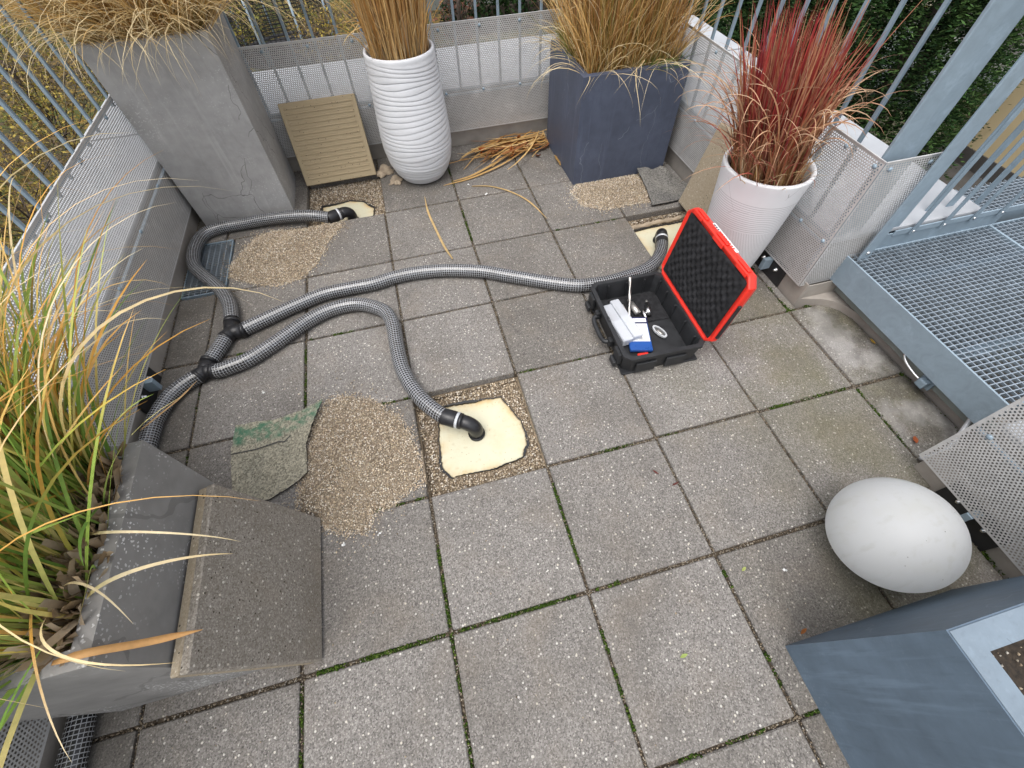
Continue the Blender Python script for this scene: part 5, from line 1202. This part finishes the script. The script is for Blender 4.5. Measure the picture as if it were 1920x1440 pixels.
def shrub(label, x, y, h, sp, pal, n, size=.055, name='shrub', nb=14, r0=.05):
    t = thing(name, label, 'shrub', (x, y, G)); branches(t, (0, 0, 0), h, sp, nb, r0)
    c = [(random.uniform(-sp, sp) * .7, random.uniform(-sp, sp) * .7, h * random.uniform(.25, .95)) for _ in range(16)]
    leafcloud('foliage', t, c, [(sp * random.uniform(.25, .5), sp * random.uniform(.25, .5), h * random.uniform(.10, .2)) for _ in c], n, size, pal)
shr = [('yellow leaved shrub nearest the left railing', -4.2, 5.2, 2.0, 1.3, YG, 5200), ('bare branched shrub with few yellow leaves left of the tall planter', -5.6, 7.6, 3.0, 1.6, YL, 3600), ('yellow green shrub low in the garden at far left', -6.6, 4.6, 1.9, 1.4, YG, 4600),
       ('golden leaved shrub beyond the left railing', -8.2, 8.6, 2.6, 1.8, YL, 5200), ('tall thin shrub with scattered yellow leaves behind the tall planter', -7.2, 12.2, 4.2, 1.9, YL, 4200), ('brownish shrub at the upper left of the garden', -10.8, 12.5, 3.0, 2.2, YL + RUST, 5200),
       ('olive shrub far behind the tall planter', -4.4, 13.6, 2.6, 1.8, YG, 4800), ('bare brown shrub beside the trampoline', -.6, 13.2, 2.4, 1.3, YL + [(.12, .09, .06)], 1500), ('orange autumn tree right of the trampoline', .9, 18.0, 4.6, 1.4, RUST + [(.60, .36, .05)], 6000), ('green shrub in front of the trampoline', -2.6, 12.2, 1.6, 1.1, YG + DKG, 3000)]
for (lb, x, y, h, sp, pal, n) in shr: shrub(lb, x, y, h, sp, pal, int(n * 1.9), .034, nb=30, r0=.035)
shrub('low yellow ground shrub close under the left parapet', -3.1, 2.9, 1.5, 1.1, YG, 8000, .028, nb=30, r0=.03)
shrub('yellow shrub under the near left parapet', -3.6, .9, 1.6, 1.2, YL, 7000, .028, nb=30, r0=.03)
shrub('large bush of yellow leaves at the far upper left', -15.5, 20.5, 3.6, 3.0, YL + YG, 9000, .06, nb=30)
shrub('dark bush far behind the blond grass', -6.0, 22.0, 3.4, 2.8, YG + DKG, 9000, .06, nb=30)
# trampoline
tr = thing('trampoline', 'round garden trampoline with a tall black safety net', 'trampoline', (-2.35, 16.6, G))
NR = 1.35
MB().lathe([(NR + .12, .72), (NR + .12, .78), (NR - .12, .79), (NR - .12, .76)], 40).build('pad_ring', M['net'], tr); MB().lathe([(0, .74), (NR - .13, .74)], 40).build('mat', M['net'], tr)
nv = MB()
for k in range(64): a = 2 * pi * k / 64; nv.box(-.008, .008, -.008, .008, .8, 2.5, 0, Matrix.Translation((NR * cos(a), NR * sin(a), 0)))
for z in np.arange(.85, 2.5, .085): nv.lathe([(NR, z), (NR + .008, z + .01), (NR, z + .02)], 40)
tag(nv.build('safety_net', M['net'], tr), kind='stuff')
for k in range(8):
    a = 2 * pi * (k + .5) / 8; MB().tube([((NR + .08) * cos(a), (NR + .08) * sin(a), 0), ((NR + .08) * cos(a), (NR + .08) * sin(a), 2.6)], .03, 10).build('pole', M['galv'], tr)
for k in range(4): MB().box(-.25, .25, -NR - .35, -NR - .31, .12 + .17 * k, .16 + .17 * k).build('ladder_rung', M['clamp'], tr)
for x in (-.27, .25): MB().box(x, x + .03, -NR - .36, -NR - .30, 0, .75).build('ladder_side', M['clamp'], tr)
# cream house at the back
hb = thing('cream_house', 'cream rendered house behind the back railing', 'house', (6.5, 21.5, G))
MB().box(-4.6, 6.0, 0, 7, 0, 5.5).build('wall', M['cream'], hb); MB().box(-4.62, 6.02, -.03, 7.02, -.02, .5).build('plinth', M['plate'], hb)
rf = MB().add([(-5.0, -.5, 5.45), (6.4, -.5, 5.45), (6.4, 7.5, 5.45), (-5.0, 7.5, 5.45), (-5.0, 3.5, 7.6), (6.4, 3.5, 7.6)], [(0, 1, 5, 4), (2, 3, 4, 5), (0, 4, 3), (1, 2, 5), (3, 2, 1, 0)]).build('roof', m_plain('roof_tiles', (.20, .09, .06), .85, var=.3, scale=8), hb)
for x in (-3.2, .2, 3.4):
    wn = MB().box(x, x + 1.3, -.06, -.02, 2.9, 4.3).build('window', M['glass_dark'], hb); MB().box(x - .08, x + 1.38, -.09, -.061, 2.80, 2.89).build('sill', M['white_paint'], wn)
hg = thing('hedge', 'clipped dark green hedge at the foot of the cream house', 'hedge', (6.2, 18.6, G))
hc = [(x, random.uniform(-.15, .15), .55 + random.uniform(-.1, .25)) for x in np.arange(-3.4, 5, .35)]; leafcloud('foliage', hg, hc, [(.35, .4, .6)] * len(hc), 9000, .07, DKG); MB().box(-3.2, 4.8, -.18, .18, 0, .7).build('stem_mass', M['bark'], hg)
shrub('thin bare shrub before the cream house wall', 2.6, 15.0, 3.6, .9, [(.14, .10, .08), (.22, .10, .07)], 900, .05, nb=24)
# conifers
def conifer(label, x, y, h, r, n, tilt=0.0):
    t = thing('conifer_tree', label, 'tree', (x, y, G)); MB().tube([(0, 0, 0), (0, 0, h * .5), (0, 0, h * .96)], [.16, .10, .02], 8).build('trunk', M['bark'], t)
    # drooping sprays: each a fan of narrow leaflets along an arching twig
    ns = int(n * 3.4 / 16); lv = rng.uniform(.05, 1, ns) ** .8; a = rng.uniform(0, 2 * pi, ns); rr = r * (1 - lv) ** .65 * rng.uniform(.55, 1.08, ns) + .12
    V = []; C = []; base = np.stack([np.cos(a) * rr * .55, np.sin(a) * rr * .55, lv * h], 1); dirv = np.stack([np.cos(a + rng.normal(0, .35, ns)), np.sin(a + rng.normal(0, .35, ns)), rng.uniform(.0, .8, ns)], 1); dirv /= np.linalg.norm(dirv, axis=1, keepdims=True)
    L_ = np.clip(rr * .6, .25, .75); k = 16; tt = rng.uniform(0, 1, (ns, k)); pos_ = base[:, None] + dirv[:, None] * (tt * L_[:, None])[..., None]; pos_[..., 2] -= (tt ** 2 * L_[:, None] * .55)
    sidev = np.cross(dirv, (0, 0, 1)); sidev /= np.linalg.norm(sidev, axis=1, keepdims=True) + 1e-9; sg = rng.choice([-1, 1], (ns, k))
    u_ = dirv[:, None] * .8 + sidev[:, None] * (sg * .7)[..., None] + rng.normal(0, .25, (ns, k, 3)); u_[..., 2] -= .1; u_ /= np.linalg.norm(u_, axis=2, keepdims=True)
    ln = rng.uniform(.05, .12, (ns, k, 1)); wv = np.cross(u_, rng.normal(size=(ns, k, 3))); wv /= np.linalg.norm(wv, axis=2, keepdims=True); wd = rng.uniform(.006, .014, (ns, k, 1))
    V = np.stack([pos_, pos_ + u_ * ln * .5 - wv * wd, pos_ + u_ * ln, pos_ + u_ * ln * .5 + wv * wd], 2).reshape(-1, 3)
    cc = pick(DKG, ns, .45)[:, None] * (.6 + 1.3 * tt[..., None]) * rng.uniform(.7, 1.3, (ns, k, 1)); C = np.repeat(cc.reshape(-1, 3), 4, 0); F = np.arange(len(V)).reshape(-1, 4)
    tag(fast('crown', V, F, M['leaf'], t, C), kind='stuff')
for a in [('dark green conifer seen behind the red grass', 6.2, 6.6, 6.0, 1.7, 26000), ('dark green conifer standing nearest the wide railing post', 8.2, 6.0, 6.2, 1.8, 26000), ('dark conifer behind the slate blue planter grass', 5.3, 9.0, 6.0, 1.8, 24000), ('tall dark conifer at the far right behind the platform railing', 11.2, 7.9, 7.4, 2.0, 22000),
          ('dark conifer between the cream house and the right railing', 8.2, 10.4, 6.6, 2.0, 22000), ('dark conifer with a thin crown deep in the right garden', 11.4, 12.2, 7.6, 2.2, 18000)]: conifer(*a)
# garden wall, low shed and yellow house at the right
gw = thing('garden_wall', 'cream garden wall behind the conifers', 'wall', (0, 0, G)); MB().box(10.0, 26, 15.6, 15.9, 0, 2.6).build('wall', M['cream'], gw); MB().box(9.9, 26.1, 15.5, 16.0, 2.6, 2.75).build('wall_cap', M['coping'], gw)
gv = tag(MB().box(9.0, 40, -12, 15.4, G - .1, G + .015).build('courtyard', M['asphalt']), kind='structure')
yh = thing('yellow_house', 'yellow house seen through the platform railing', 'house', (12.6, -.4, G))
MB().box(0, 8, -8, 7.2, 0, 5.2).build('wall', M['yellow'], yh); MB().box(-.04, 8.02, -8.02, 7.22, -.02, .35).build('plinth', M['asphalt'], yh); MB().box(-.5, 8.4, -8.4, 7.7, 5.2, 5.45).build('roof', m_plain('flat_roof', (.15, .12, .10), .9), yh)
for y in (-6.2, -3.4, -.6, 2.4):
    wn = MB().box(-.05, .0, y, y + 1.3, 1.6, 3.1).build('window', M['glass_dark'], yh); MB().box(-.09, -.051, y - .06, y, 1.55, 3.15).build('frame', M['white_paint'], wn); MB().box(-.09, -.051, y + 1.3, y + 1.36, 1.55, 3.15).build('frame', M['white_paint'], wn); MB().box(-.12, -.051, y - .1, y + 1.4, 1.45, 1.54).build('sill', M['white_paint'], wn)
sh = thing('garden_shed', 'low cream shed with a flat grey roof under the conifers', 'shed', (12.4, 9.4, G))
MB().box(-1.4, 1.6, -1.6, 1.6, 0, 1.0).build('wall', M['cream'], sh); MB().box(-1.6, 1.8, -1.8, 1.8, 1.0, 1.12).build('roof', M['plate'], sh); MB().box(-1.43, -1.405, -.5, .3, .05, .9).build('door', M['bark'], sh)
wf = thing('white_fence', 'white slatted garden fence between the conifers and the yellow house', 'fence', (14.2, 8.6, G))
for k in range(22): MB().box(-.02, .02, k * .14 - 1.4, k * .14 - 1.3, .1, 1.35).build('slat', M['white_paint'], wf)
MB().box(.021, .06, -1.45, 1.75, .3, .4).build('cross_rail', M['white_paint'], wf); MB().box(.021, .06, -1.45, 1.75, 1.05, 1.15).build('cross_rail', M['white_paint'], wf)
